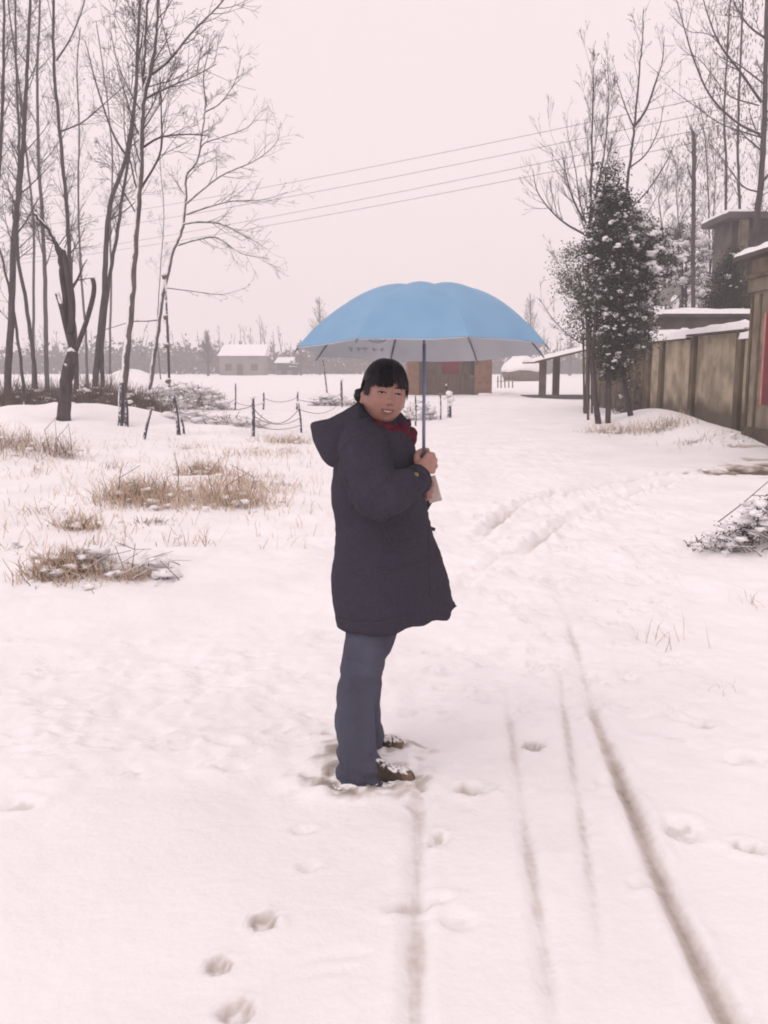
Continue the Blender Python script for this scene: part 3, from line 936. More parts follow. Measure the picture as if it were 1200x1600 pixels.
def grow(mb, p, d, L, r, lvl, rng, cfg):
    n = max(3, int(L / (0.32 if lvl < 2 else 0.22)) + 1)
    n = min(n, 9)
    pts, rad, dirs = [p.copy()], [r], [d.copy()]
    q, e = p.copy(), d.copy()
    for i in range(n):
        e = (e + UP * cfg['trop'] * (0.6 if lvl > 1 else 1) + rand_dir(rng) * cfg['wob']).normalized()
        q = q + e * (L / n)
        pts.append(q.copy()); dirs.append(e.copy())
        rad.append(max(r * (1 - 0.82 * (i + 1) / n), cfg['rmin']))
    mb.tube(pts, rad, 5 if r > 0.03 else 3, cap=False)
    if lvl >= cfg['levels']:
        return
    k = cfg['kids'][min(lvl, len(cfg['kids']) - 1)]
    k = max(1, int(k * rng.uniform(0.7, 1.3)))
    for j in range(k):
        t = rng.uniform(0.2, 0.97)
        i = min(int(t * n), n - 1)
        f = t * n - i
        pp = pts[i].lerp(pts[i + 1], f)
        ax = dirs[i].cross(rand_dir(rng))
        if ax.length < 1e-3:
            continue
        ang = R(rng.uniform(*cfg['ang']))
        dd = Matrix.Rotation(ang, 3, ax.normalized()) @ dirs[i]
        grow(mb, pp, dd, L * rng.uniform(0.35, 0.62) * (1.1 - 0.5 * t), max(rad[i] * 0.6, cfg['rmin']), lvl + 1, rng, cfg)


def bare_tree(name, label, base, stems, seed, cfg, group=None, limbs=(), bark='bark', dY=0.0, twig='twig', lean_y=0.25):
    """stems: [(pixel polyline, r0, r1, first branch t, number of branches, branch length)], all rooted at base pixel"""
    rng = random.Random(seed)
    c = dict(trop=0.10, wob=0.14, levels=4, kids=[6, 6, 4, 2], ang=(28, 58), rmin=0.0045)
    c.update(cfg)
    g = G(*base)
    g = Vector((g.x, g.y + dY, H(g.x, g.y + dY))) if dY else g
    Yb = g.y
    t = thing(name, g, label, 'tree', group)
    mt, mc = MB(), MB()
    first = True
    for (pl, r0, r1, tb, nb, bl) in stems:
        drift = rng.uniform(-lean_y, lean_y)
        P = [Q(a, b, Yb + drift * i / max(1, len(pl) - 1)) for i, (a, b) in enumerate(pl)]
        if first:
            P[0] = Vector((P[0].x, Yb, g.z - 0.15))
            first = False
        n = 5 * len(P)
        pts = catmull(P, n)
        pts = [p + rand_dir(rng) * 0.02 for p in pts]
        rad = [.74 * (r0 + (r1 - r0) * (i / n)) for i in range(n + 1)]
        if P[0].z < g.z + 0.3:
            rad[0] *= 1.5; rad[1] *= 1.15
        mt.tube(pts, rad, 8)
        for j in range(nb):
            tt = tb + (1 - tb) * (j + rng.random()) / nb
            i = min(int(tt * n), n - 1)
            tang = (pts[i + 1] - pts[i]).normalized()
            a = rng.uniform(0, 6.283)
            u = tang.orthogonal().normalized()
            out = (Matrix.Rotation(a, 3, tang) @ u)
            an = R(rng.uniform(*c['ang']))
            d = (tang * math.cos(an) + out * math.sin(an)).normalized()
            grow(mc, pts[i], d, bl * rng.uniform(0.5, 1.1) * (1.15 - 0.55 * tt), max(rad[i] * rng.uniform(0.22, 0.42), 0.010), 1, rng, c)
    for (pl, r0, r1, nb, bl) in limbs:
        P = [Q(a, b, Yb + rng.uniform(-0.3, 0.3) * i / len(pl)) for i, (a, b) in enumerate(pl)]
        n = 4 * len(P)
        pts = catmull(P, n)
        rad = [r0 + (r1 - r0) * (i / n) for i in range(n + 1)]
        (mt if r0 > 0.03 else mc).tube(pts, rad, 6)
        for j in range(nb):
            tt = 0.25 + 0.75 * (j + rng.random()) / nb
            i = min(int(tt * n), n - 1)
            tang = (pts[i + 1] - pts[i]).normalized()
            d = Matrix.Rotation(R(rng.uniform(20, 60)), 3, tang.cross(rand_dir(rng)).normalized()) @ tang
            grow(mc, pts[i], d, bl * rng.uniform(0.5, 1.1), max(rad[i] * 0.5, 0.007), 2, rng, c)
    mt.build('trunk', M[bark], t, smooth=True)
    if mc.f:
        mc.build('crown', M[twig], t)
    return t


GL = 'bare trees standing beside the field on the snowy bank'
# the forked, lopped one in front
bare_tree('lopped_tree', 'forked dark tree with sawn-off limbs on the snow bank', (98, 657),
          [([(98, 657), (102, 610), (108, 575), (116, 548)], 0.225, 0.19, 0.9, 0, 1),
           ([(116, 550), (106, 500), (99, 440), (92, 395), (76, 360), (52, 332)], 0.12, 0.045, 0.55, 8, 1.5)], 11,
          dict(kids=[4, 4, 3]),
          limbs=[([(112, 545), (103, 510), (96, 480), (89, 458)], 0.07, 0.055, 0, 1), ([(118, 548), (133, 508), (144, 470), (147, 448), (144, 433)], 0.062, 0.055, 0, 1),
                 ([(110, 520), (112, 470), (104, 420), (98, 388)], 0.10, 0.06, 3, 1.0)])
bare_tree('poplar_tree', 'tall straight poplar close behind the forked lopped tree', (118, 636),
          [([(118, 636), (119, 560), (113, 480), (109, 400), (102, 300), (93, 200), (84, 90), (84, -40), (88, -160)], 0.15, 0.05, 0.32, 26, 2.6)], 12, {}, GL,
          limbs=[([(96, 205), (130, 190), (165, 160), (200, 130)], 0.04, 0.012, 7, 1.2), ([(88, 95), (110, 60), (130, 10), (136, -30)], 0.04, 0.015, 7, 1.2)])
bare_tree('poplar_tree', 'twin stemmed poplar rising from brown scrub on the bank', (152, 632),
          [([(146, 632), (152, 560), (162, 470), (166, 390), (172, 320), (196, 250), (210, 160), (216, 60), (222, -60), (226, -150)], 0.19, 0.05, 0.35, 24, 2.7),
           ([(160, 610), (160, 540), (170, 440), (184, 360), (192, 300), (206, 210), (214, 110), (226, 40), (236, -80)], 0.13, 0.04, 0.35, 16, 2.3)], 13, {}, GL, bark='bark',
          limbs=[([(198, 245), (175, 205), (150, 130), (140, 90), (132, 60)], 0.05, 0.012, 8, 1.4)])
bare_tree('poplar_tree', 'slender leaning poplar with high forks and white flecked trunk', (190, 662),
          [([(190, 662), (193, 600), (203, 500), (210, 400), (217, 300), (221, 220), (224, 160), (240, 80), (246, 10), (250, -80)], 0.135, 0.045, 0.40, 20, 2.5),
           ([(222, 180), (224, 120), (226, 60), (230, -10), (228, -90)], 0.07, 0.035, 0.1, 12, 2.2)], 14, {}, GL, bark='bark_pale',
          limbs=[([(222, 125), (260, 98), (300, 50), (345, 5), (360, -20)], 0.045, 0.012, 10, 1.5), ([(225, 155), (265, 135), (305, 118), (338, 100)], 0.035, 0.010, 8, 1.2),
                 ([(221, 232), (250, 215), (290, 210), (322, 212)], 0.03, 0.010, 7, 1.0), ([(217, 300), (250, 240), (252, 180), (250, 120)], 0.03, 0.01, 8, 1.2)])
bare_tree('leaning_tree', 'pale leaning tree spreading long arching branches over the fence', (230, 632),
          [([(228, 634), (236, 590), (245, 530), (256, 455), (270, 395), (284, 360), (290, 310), (291, 275), (308, 250), (316, 205), (321, 165), (322, 150)], 0.14, 0.035, 0.55, 12, 2.2)], 15,
          dict(kids=[5, 6, 4, 2], trop=0.04), bark='bark_pale',
          limbs=[([(286, 350), (310, 347), (345, 350), (375, 365), (405, 380)], 0.05, 0.010, 12, 1.5), ([(278, 383), (310, 374), (340, 372), (375, 395), (420, 405)], 0.045, 0.010, 12, 1.4),
                 ([(291, 335), (330, 322), (365, 314), (410, 312), (450, 300)], 0.045, 0.009, 12, 1.4), ([(291, 318), (318, 295), (350, 272), (400, 250), (432, 222), (438, 190)], 0.05, 0.009, 14, 1.6),
                 ([(310, 245), (318, 225), (345, 215), (385, 200), (402, 180)], 0.03, 0.008, 9, 1.2), ([(320, 175), (345, 160), (368, 125), (378, 85)], 0.04, 0.008, 9, 1.2),
                 ([(322, 165), (318, 120), (326, 80), (330, 55)], 0.03, 0.008, 9, 1.2), ([(260, 450), (300, 455), (345, 460), (385, 450)], 0.02, 0.006, 6, 0.8),
                 ([(248, 500), (228, 502), (205, 503), (165, 515)], 0.025, 0.012, 4, 0.5)])
bare_tree('poplar_tree', 'thick poplar with a thin second stem crossing its foot', (10, 640),
          [([(10, 640), (14, 560), (20, 450), (22, 370), (32, 280), (38, 200), (42, 120), (46, 20), (50, -90)], 0.20, 0.05, 0.30, 26, 2.4),
           ([(40, 640), (32, 560), (18, 470), (2, 400), (-20, 320), (-40, 200)], 0.09, 0.03, 0.3, 10, 1.8)], 16, {}, GL,
          limbs=[([(22, 370), (38, 350), (52, 325), (60, 310)], 0.04, 0.015, 5, 1.0)])
bare_tree('poplar_tree', 'poplar between the scrub and lopped tree, bowed near its foot', (55, 632),
          [([(58, 632), (52, 560), (40, 470), (28, 400), (26, 330), (30, 230), (26, 120), (24, 20), (24, -80)], 0.13, 0.04, 0.35, 22, 2.2)], 17, {}, GL)
bare_tree('poplar_tree', 'straight grey poplar with forked top standing far in the row', (74, 616),
          [([(74, 616), (72, 540), (70, 430), (66, 340), (60, 240), (58, 120), (62, 10), (60, -60)], 0.20, 0.06, 0.3, 26, 3.0)], 18, {}, GL)
bare_tree('poplar_tree', 'thin straight young poplar showing between two thicker trunks', (52, 612),
          [([(52, 612), (52, 540), (53, 430), (52, 340), (40, 230), (30, 130), (16, 30), (10, -50)], 0.14, 0.05, 0.35, 22, 2.8)], 19, {}, GL)
bare_tree('poplar_tree', 'very thin poplar far back near the snow mound', (172, 602),
          [([(172, 602), (172, 520), (174, 430), (172, 350), (176, 260), (170, 180), (160, 100), (150, 30)], 0.15, 0.05, 0.35, 20, 3.2)], 20, {}, GL)
bare_tree('poplar_tree', 'faint far poplar rising between the twin stems and bank', (136, 606),
          [([(136, 606), (134, 520), (126, 420), (122, 300), (124, 200), (120, 110), (126, 40)], 0.14, 0.05, 0.3, 22, 3.2)], 21, {}, GL)
bare_tree('poplar_tree', 'poplar with dense twiggy crown at the outer end of the row', (-30, 636),
          [([(-30, 636), (-24, 520), (-14, 400), (-2, 280), (4, 160), (6, 40), (8, -60)], 0.15, 0.05, 0.25, 28, 2.6)], 22, {}, GL)
bare_tree('poplar_tree', 'pale twiggy young tree in the gap beside the leaning tree', (252, 600),
          [([(252, 600), (246, 520), (250, 430), (256, 330), (250, 240), (262, 150), (268, 90)], 0.07, 0.025, 0.3, 20, 3.0)], 23, dict(rmin=0.006), GL)

# straight prop pole with wraps leaning on the pale tree
pp0, pp1 = G(267, 590), None
g = G(229, 632)
pole = thing('prop_pole', Q(266, 588, g.y - 0.2), 'dark slim pole with knobs propped upright against the pale leaning tree', 'pole')
pa, pb = Q(266, 650, g.y - 0.2), Q(258, 428, g.y - 0.15)
m = MB(); m.tube([pa, pa.lerp(pb, .5) + Vector((0.02, 0, 0)), pb], [0.055, 0.05, 0.04], 8); m.build('shaft', M['bark'], pole, smooth=True)
for f_ in (0.25, 0.5, 0.7, 0.98):
    c = pa.lerp(pb, f_) + Vector((-0.03, -0.02, 0)); m = MB(); m.blob(c, 0.12, 0.10, 0.11, random.Random(int(f_ * 100)), 0.3); m.build('knob', M['twig_brown'], pole)
    m = MB(); m.blob(c + Vector((-.03, -.03, 0.09)), 0.10, 0.09, 0.05, random.Random(4), 0.2); m.build('snow', M['snow'], pole, smooth=True)

# right-hand trees
GR = 'bare trees rising behind the yard wall'
bare_tree('coppiced_tree', 'bare tree with bundles of upright shoots behind the dark conifer', (920, 640),
          [([(916, 640), (920, 540), (918, 440), (921, 360), (924, 290), (926, 190), (928, 95)], 0.13, 0.02, 0.45, 22, 2.4),
           ([(921, 360), (932, 300), (944, 240), (950, 170), (950, 100)], 0.06, 0.012, 0.2, 14, 1.8)], 31,
          dict(ang=(14, 34), trop=0.16, kids=[5, 6, 4, 2]),
          limbs=[([(912, 365), (885, 350), (862, 330), (840, 300), (832, 262)], 0.05, 0.010, 12, 1.5), ([(912, 345), (895, 310), (884, 270), (878, 235)], 0.045, 0.010, 12, 1.6),
                 ([(915, 350), (905, 310), (900, 270), (890, 220)], 0.03, 0.010, 8, 1.4), ([(916, 540), (890, 525), (865, 500), (842, 465)], 0.025, 0.006, 8, 1.0),
                 ([(916, 480), (895, 450), (880, 420), (865, 405)], 0.02, 0.006, 8, 1.0)])
bare_tree('young_poplar', 'slim upright tree forking cleanly above the snowy conifer', (982, 642),
          [([(985, 642), (980, 540), (975, 420), (978, 320), (985, 250), (991, 198), (997, 130), (1003, 70), (1006, 10)], 0.11, 0.018, 0.5, 14, 1.7)], 32, dict(ang=(25, 45), trop=0.14, kids=[4, 4, 2]),
          limbs=[([(991, 198), (1010, 170), (1024, 130), (1035, 95), (1038, 55)], 0.05, 0.010, 10, 1.1), ([(990, 198), (978, 170), (968, 140), (962, 125)], 0.03, 0.008, 7, 0.9),
                 ([(984, 262), (1010, 240), (1030, 200), (1036, 165)], 0.03, 0.008, 8, 1.0), ([(980, 330), (1010, 300), (1040, 255), (1056, 220)], 0.035, 0.015, 6, 0.9),
                 ([(978, 320), (1000, 345), (1030, 300), (1050, 240)], 0.02, 0.007, 6, 0.9)])
bare_tree('big_bare_tree', 'large dark tree over the gatehouse roof with long sweeping branches', (1168, 640),
          [([(1168, 640), (1172, 520), (1178, 400), (1184, 330), (1192, 240), (1196, 130), (1198, 20), (1200, -100)], 0.21, 0.10, 0.3, 16, 2.6)], 33, dict(kids=[5, 6, 4, 2], trop=0.10), dY=3.0,
          limbs=[([(1188, 210), (1150, 190), (1110, 150), (1085, 95), (1068, 40), (1052, -20)], 0.06, 0.012, 14, 1.8), ([(1190, 160), (1155, 110), (1125, 70), (1105, 20), (1092, -30)], 0.06, 0.015, 12, 1.6),
                 ([(1192, 130), (1160, 105), (1140, 90), (1110, 55), (1075, 48), (1045, 20)], 0.035, 0.008, 10, 1.2), ([(1185, 300), (1160, 290), (1130, 250), (1110, 225)], 0.04, 0.010, 9, 1.3),
                 ([(1186, 165), (1140, 150), (1115, 120), (1090, 90), (1065, 85)], 0.03, 0.008, 9, 1.2), ([(1190, 215), (1130, 195), (1085, 165), (1050, 140)], 0.03, 0.008, 9, 1.2),
                 ([(1196, 60), (1170, 40), (1150, 10), (1140, -20)], 0.05, 0.015, 10, 1.6)])


def leafy_dry(name, label, base, pl, r0, r1, seed, n_leaf, spread, z0f, group, dY=0.0):
    t = bare_tree(name, label, base, [(pl, r0, r1, 0.35, 22, 1.6)], seed, dict(ang=(20, 50), kids=[4, 3, 2]), group, dY=dY)
    rng = random.Random(seed + 500)
    m = MB()
    g = G(*base); Yb = g.y + dY
    P = [Q(a, b, Yb) for a, b in pl]
    pts = catmull(P, 40)
    for k in range(n_leaf):
        i = int(rng.uniform(z0f, 1) * 40)
        c = pts[min(i, 40)] + Vector((rng.gauss(0, spread), rng.gauss(0, spread), rng.uniform(-.3, .3)))
        l, w_ = rng.uniform(.10, .26), rng.uniform(.015, .04)
        a = rng.uniform(0, 3.14)
        s = Vector((math.cos(a) * w_, math.sin(a) * w_, 0)); d = Vector((rng.gauss(0, .12), rng.gauss(0, .12), -1)) * l
        m.quad(c - s * .4, c + s, c + d * .6 + s, c + d)
    m.build('dry_leaves', M['dry_leaf'], t)
    return t


leafy_dry('lopped_trunk_tree', 'straight dark lopped trunk hung with dry leaf clusters behind the wall', (1084, 625),
          [(1084, 625), (1083, 500), (1083, 400), (1084, 300), (1084, 235), (1083, 204)], 0.16, 0.15, 34, 260, 0.45, 0.6, None, dY=6)
leafy_dry('toon_tree', 'thin trunk with hanging dry pods beside the big dark tree', (1138, 630),
          [(1136, 630), (1134, 500), (1133, 380), (1135, 280), (1132, 180), (1136, 90), (1142, -20)], 0.12, 0.05, 35, 620, 0.7, 0.45, None, dY=8)
leafy_dry('toon_tree', 'slim trunk carrying thick curtains of dry pods above the farmhouse', (1160, 630),
          [(1158, 630), (1157, 480), (1156, 340), (1153, 220), (1156, 120), (1160, 20), (1164, -60)], 0.12, 0.05, 36, 760, 0.8, 0.5, None, dY=7)
leafy_dry('toon_tree', 'bushy dry-leaved tree filling the gap behind the lopped trunk', (1112, 618),
          [(1112, 618), (1110, 480), (1108, 350), (1104, 250), (1098, 190), (1092, 160)], 0.09, 0.03, 37, 420, 0.7, 0.5, None, dY=9)
for k, (bx, tx, ty, lab) in enumerate(((1066, 1060, 250, 'thin bare tree just beside the lopped trunk, farther from the road'),
                                       (1100, 1118, 230, 'slight bare tree in front of the farmhouse corner'),
                                       (1040, 1032, 300, 'thin bare tree rising behind the satellite dish'),
                                       (1178, 1190, 120, 'bare tree half hidden by the big dark trunk'))):
    bare_tree('thin_tree', lab, (bx, 616), [([(bx, 616), (bx, 500), ((bx + tx) / 2 + 3, 400), (tx - 2, 320), (tx, ty)], 0.10, 0.02, 0.3, 26, 2.6)], 40 + k,
              dict(ang=(20, 45), rmin=0.006), GR)

# ------------------------------------------------------------------ evergreens under snow
def rand_in_cone(rng, zt, rad_fn):
    while True:
        z = rng.random()
        a = rng.uniform(0, 6.283)
        r = rng.random() ** 0.4
        return z, a, r * rad_fn(z)


def foliage(m, c, n, size, rng, droop=0.3):
    for k in range(n):
        p = c + Vector((rng.gauss(0, 1), rng.gauss(0, 1), rng.gauss(0, .8))) * size * 1.3
        d = rand_dir(rng); d.z -= droop; d.normalize()
        s = d.orthogonal().normalized()
        s = Matrix.Rotation(rng.uniform(0, 6.28), 3, d) @ s
        l, w_ = size * rng.uniform(.5, 1.0), size * rng.uniform(.18, .34)
        m.quad(p - d * l * .5, p + s * w_, p + d * l * .6, p - s * w_)


def evergreen(name, label, cat, base, outline, n, size, mat_, seed, snow_n, snow_sz, trunk_r=0.12, depth=0.9, dY=0.0, trunks=None, snow_bias=0.0):
    """outline: pixel rows (y, x left, x right) describing the crown at the depth of its base"""
    rng = random.Random(seed)
    g = G(*base)
    Yb = g.y + dY
    g = Vector((Q(base[0], base[1], Yb).x, Yb, H(g.x, Yb)))
    t = thing(name, g, label, cat)
    rows = sorted(outline)
    yy = [r[0] for r in rows]; xl = [r[1] for r in rows]; xr = [r[2] for r in rows]
    m, ms = MB(), MB()
    wts = np.array([max(1.0, (b - a)) for a, b in zip(xl, xr)])
    def pick():
        while True:
            y = rng.uniform(yy[0], yy[-1])
            a, b = np.interp(y, yy, xl), np.interp(y, yy, xr)
            if rng.random() * max(wts) < (b - a) + 2:
                return y, a, b
    ncl = max(6, n // 13)
    for k in range(ncl):                                # clumps of sprays with gaps between them
        y, a, b = pick()
        cx, hw = (a + b) / 2, (b - a) / 2
        an = rng.uniform(0, 6.283); rr = rng.random() ** 0.38
        p0 = Q(cx, y, Yb); hw_m = hw * Yb / F_PX
        c = p0 + Vector((math.cos(an) * rr * hw_m, math.sin(an) * rr * hw_m * depth, 0))
        cs = size * rng.uniform(1.2, 2.6)
        for j in range(13):
            q = c + Vector((rng.gauss(0, 1) * cs * .8, rng.gauss(0, 1) * cs * .8, rng.gauss(0, .5) * cs))
            foliage(m, q, 9, size * .8, rng, .45)
        if rr > .45:
            for j in range(5):
                if rng.random() > snow_n: continue
                s = snow_sz * (.3 + .9 * rng.random() ** 2)
                off = Vector((math.cos(an) * cs * rng.uniform(0, .9) + rng.gauss(0, .4) * cs, math.sin(an) * cs * rng.uniform(0, .9) + rng.gauss(0, .4) * cs, rng.uniform(.1, .75) * cs))
                for jj in range(3):
                    ms.blob(c + off + rand_dir(rng) * s * .7, s * rng.uniform(.6, 1.3), s * rng.uniform(.6, 1.2), s * rng.uniform(.3, .6), rng, 0.5, 7, 4)
    m.build('foliage', M[mat_], t)
    if ms.f:
        tag(ms.build('snow_load', M['snow'], t, smooth=True), kind='stuff')
    for (pl, r0, r1) in (trunks or [([base, (base[0], yy[0] + 10)], trunk_r, trunk_r * .2)]):
        P = [Q(a, b, Yb) for a, b in pl]
        P[0].z = min(P[0].z, g.z - 0.1)
        mt = MB(); pts = catmull(P, 12); mt.tube(pts, [r0 + (r1 - r0) * i / 12 for i in range(13)], 8)
        mt.build('trunk', M['bark'], t, smooth=True)
    return t


evergreen('conifer_tree', 'dark pointed conifer spotted with snow beside the lane', 'tree', (937, 662),
          [(256, 953, 957), (285, 946, 964), (310, 939, 972), (345, 930, 980), (385, 926, 984), (430, 924, 988), (480, 926, 990), (530, 932, 992), (560, 938, 985), (590, 948, 970)],
          3200, 0.10, 'conifer', 61, 0.55, 0.065, trunks=[([(936, 662), (930, 620), (926, 560), (936, 450), (950, 300)], 0.085, 0.03), ([(950, 660), (951, 600), (950, 520), (952, 420)], 0.075, 0.05)])
evergreen('evergreen_tree', 'rounded grey-green evergreen loaded with snow, right up against the conifer', 'tree', (986, 658),
          [(338, 982, 1008), (365, 976, 1020), (400, 980, 1052), (435, 985, 1046), (455, 985, 1016), (480, 985, 1010), (520, 985, 1012), (550, 985, 1006)],
          1200, 0.11, 'evergreen', 62, 0.95, 0.105, trunks=[([(987, 658), (980, 620), (972, 570), (966, 500), (985, 420)], 0.08, 0.04)], dY=0.6)
evergreen('evergreen_tree', 'small loose evergreen bush showing on the road side of the conifer', 'tree', (916, 648),
          [(380, 880, 918), (400, 872, 920), (440, 872, 922), (475, 876, 922), (500, 885, 922), (530, 900, 920)],
          560, 0.11, 'evergreen', 63, 0.20, 0.09, dY=0.5, trunks=[([(917, 640), (919, 560), (915, 480), (900, 420)], 0.07, 0.03)])
evergreen('snowy_shrub', 'low snowy shrub at the foot of the conifer trunks', 'shrub', (1000, 648),
          [(590, 985, 1010), (610, 975, 1018), (635, 968, 1022), (655, 975, 1020)], 150, 0.09, 'evergreen', 64, 0.35, 0.07, 0.03)
evergreen('dark_cypress', 'dark pointed cypress rising over the yard wall by the gatehouse', 'tree', (1146, 640),
          [(392, 1143, 1150), (420, 1130, 1162), (450, 1115, 1165), (480, 1112, 1168), (510, 1114, 1170)], 1500, 0.12, 'conifer', 65, 0.06, 0.08, dY=1.5)
evergreen('snow_laden_shrub', 'tall shrub almost wholly white with snow behind the yard wall', 'shrub', (1072, 620),
          [(352, 1045, 1090), (380, 1035, 1100), (410, 1030, 1112), (450, 1040, 1110), (490, 1050, 1112), (520, 1060, 1112)], 1500, 0.13, 'evergreen', 66, 1.0, 0.20, dY=4)
evergreen('snow_laden_shrub', 'snowy bush in front of the farmhouse between cypress and big tree', 'shrub', (1150, 622),
          [(375, 1120, 1200), (400, 1125, 1200), (430, 1125, 1190)], 600, 0.13, 'evergreen', 67, 0.8, 0.16, dY=6)

# bundle of bamboo poles by the conifer
for k, (a, y0, y1, lab) in enumerate(((913, 500, 640, 'thin bamboo pole standing upright next to the conifer trunks'),
                                      (919, 520, 650, 'bamboo pole leaning in the bundle beside the conifer trunks'),
                                      (925, 510, 640, 'bamboo pole tucked closest to the conifer trunk'))):
    g = G(a, y1 + 6)
    m = MB(); P = [Q(a, y1 + 8, g.y), Q(a - 1, (y0 + y1) / 2, g.y + .05), Q(a - 2, y0, g.y + .1)]; P[0].z = g.z - .05
    pts = catmull(P, 12)
    m.tube(pts, [0.036 + 0.006 * (i % 3 == 0) for i in range(13)], 7)
    tag(m.build('bamboo_pole', M['wood'], None, g), lab, 'pole')

# ------------------------------------------------------------------ weeds, dry grass, brush
def blades(m, c, n, h, spread, rng, w_=0.006, lean=0.5, z=None):
    for k in range(n):
        x, y = c.x + rng.gauss(0, spread), c.y + rng.gauss(0, spread * .8)
        p = Vector((x, y, H(x, y) - 0.02))
        d = Vector((rng.gauss(0, lean), rng.gauss(0, lean), 1)).normalized()
        l = h * rng.uniform(.4, 1.4)
        bend = Vector((rng.gauss(0, .5), rng.gauss(0, .5), -.3))
        s = Vector((rng.uniform(-1, 1), rng.uniform(-1, 1), 0)).normalized() * w_
        a = p; b = p + d * l * .5; e = p + d * l * .9 + bend * l * .35
        n0 = len(m.v)
        m.v += [tuple(a - s), tuple(a + s), tuple(b + s * .8), tuple(b - s * .8), tuple(e)]
        m.f += [(n0, n0 + 1, n0 + 2, n0 + 3), (n0 + 3, n0 + 2, n0 + 4)]


def tuft(px, py, n, h, spread, seed, label, group=None, dark=0.2, snow=0, name='dry_grass_tuft', sticks=0, w_=0.0042):
    n = int(n * 1.7) if n > 30 else n
    rng = random.Random(seed)
    g = G(px, py)
    t = thing(name, g, label, 'dry grass', group)
    m = MB(); blades(m, g, int(n * (1 - dark)), h, spread, rng, w_); tag(m.build('blades', M['grass'], t), kind='stuff')
    if dark:
        m = MB(); blades(m, g, max(3, int(n * dark)), h * .8, spread, rng, w_); tag(m.build('dead_stems', M['grass_dark'], t), kind='stuff')
    if sticks:
        m = MB()
        for k in range(sticks):
            x, y = g.x + rng.gauss(0, spread * .7), g.y + rng.gauss(0, spread * .5)
            p = Vector((x, y, H(x, y) - .03)); l = h * rng.uniform(1.0, 1.6)
            m.tube([p, p + Vector((rng.gauss(0, .05), 0, l * .6)), p + Vector((rng.gauss(0, .12), rng.gauss(0, .1), l))], [.006, .005, .003], 4)
        tag(m.build('stalks', M['grass_dark'], t), kind='stuff')
    if snow:
        m = MB()
        for k in range(snow):
            x, y = g.x + rng.gauss(0, spread * 1.1), g.y + rng.gauss(0, spread * .8)
            s = rng.uniform(.015, .05)
            m.blob((x, y, H(x, y) + rng.uniform(-.02, h * .35)), s * 1.4, s * 1.2, s * .6, rng, .5)
        tag(m.build('snow_lumps', M['snow'], t, smooth=True), kind='stuff')
    return t


tuft(215, 778, 420, .34, .26, 1, 'broad tawny clump of dry grass with dark stalks, widest on the bank', dark=.25, snow=20, sticks=4)
tuft(250, 790, 180, .26, .22, 2, 'tawny grass fringe on the lower side of the broad clump', dark=.15, snow=12)
tuft(318, 742, 260, .34, .22, 3, 'reddish brown grass hummock between the two broad clumps and fence', dark=.35, snow=10)
tuft(352, 785, 360, .34, .28, 4, 'loose pale straw-coloured grass clump nearest the trampled lane', dark=.12, snow=16, sticks=3)
tuft(385, 760, 130, .30, .25, 5, 'thin straw grass beside the loose pale clump', dark=.1, snow=6)
tuft(125, 828, 150, .26, .12, 6, 'small round brown grass tuft alone in the snow', dark=.3, snow=5)
tuft(92, 895, 260, .24, .13, 7, 'brown grass tuft at the end of the snowy heap', dark=.35, snow=12)
tuft(112, 905, 150, .16, .14, 71, 'flattened brown grass at the foot of the snowy heap', dark=.4, snow=12)
tuft(240, 818, 60, .12, .10, 8, 'dark flattened grass spot beneath the tawny clumps', dark=.8, snow=4)
tuft(450, 692, 200, .30, .34, 9, 'brown grass tuft at the foot of the wire fence', dark=.4, snow=8)
tuft(400, 712, 120, .26, .5, 10, 'sparse dry grass strip along the wire fence', dark=.2, snow=8)
tuft(20, 700, 320, .45, .45, 13, 'dense brown grass bank at the edge of the lopped tree mound', dark=.5, snow=16)
tuft(95, 712, 60, .5, .12, 14, 'tall dark weed clump below the lopped tree', dark=.7, snow=3, sticks=4)
GT = 'faint small tufts poking through the snow'
for k, (a, b) in enumerate(((180, 730), (60, 740), (280, 700), (310, 700), (420, 745), (455, 760), (300, 800), (60, 800), (30, 860), (170, 850), (420, 790), (300, 850))):
    tuft(a, b, 26, .22, .12, 100 + k, 'faint small dry tuft poking thinly through the bank snow', GT, dark=.3, snow=2)
tuft(1040, 1005, 16, .20, .10, 120, 'few thin bent grass blades on the verge beside the deepest rut', dark=.3, w_=.0022)
tuft(1125, 1085, 9, .13, .06, 121, 'tiny sprig of thin blades below the verge grass', dark=.3, w_=.002)
tuft(1190, 945, 12, .18, .08, 122, 'thin grass blades on the verge below the brush pile', dark=.3, w_=.0022)
tuft(1035, 672, 150, .5, .35, 123, 'brownish weeds at the foot of the yard wall', dark=.5, snow=10)
tuft(985, 676, 140, .42, .35, 124, 'pale weeds around the conifer trunks', dark=.35, snow=12)
tuft(940, 676, 90, .32, .35, 125, 'thin weeds at the road side of the conifer', dark=.35, snow=8)
tuft(1110, 688, 60, .25, .45, 126, 'low dead weeds along the yard wall near the gatehouse', dark=.7, snow=8)
# thin scattered stems over the whole bank: nobody could count them
m = MB(); rng = random.Random(99)
for k in range(900):
    a, b = rng.uniform(-40, 500), rng.uniform(675, 860)
    if rng.random() < (b - 675) / 230: continue
    g = G(a, b)
    blades(m, g, 2, .2, .06, rng, .004)
tag(m.build('sparse_grass', M['grass'], None, (0, 0, 0)), 'thin scattered dry stems all over the snowy bank', 'grass', kind='stuff')


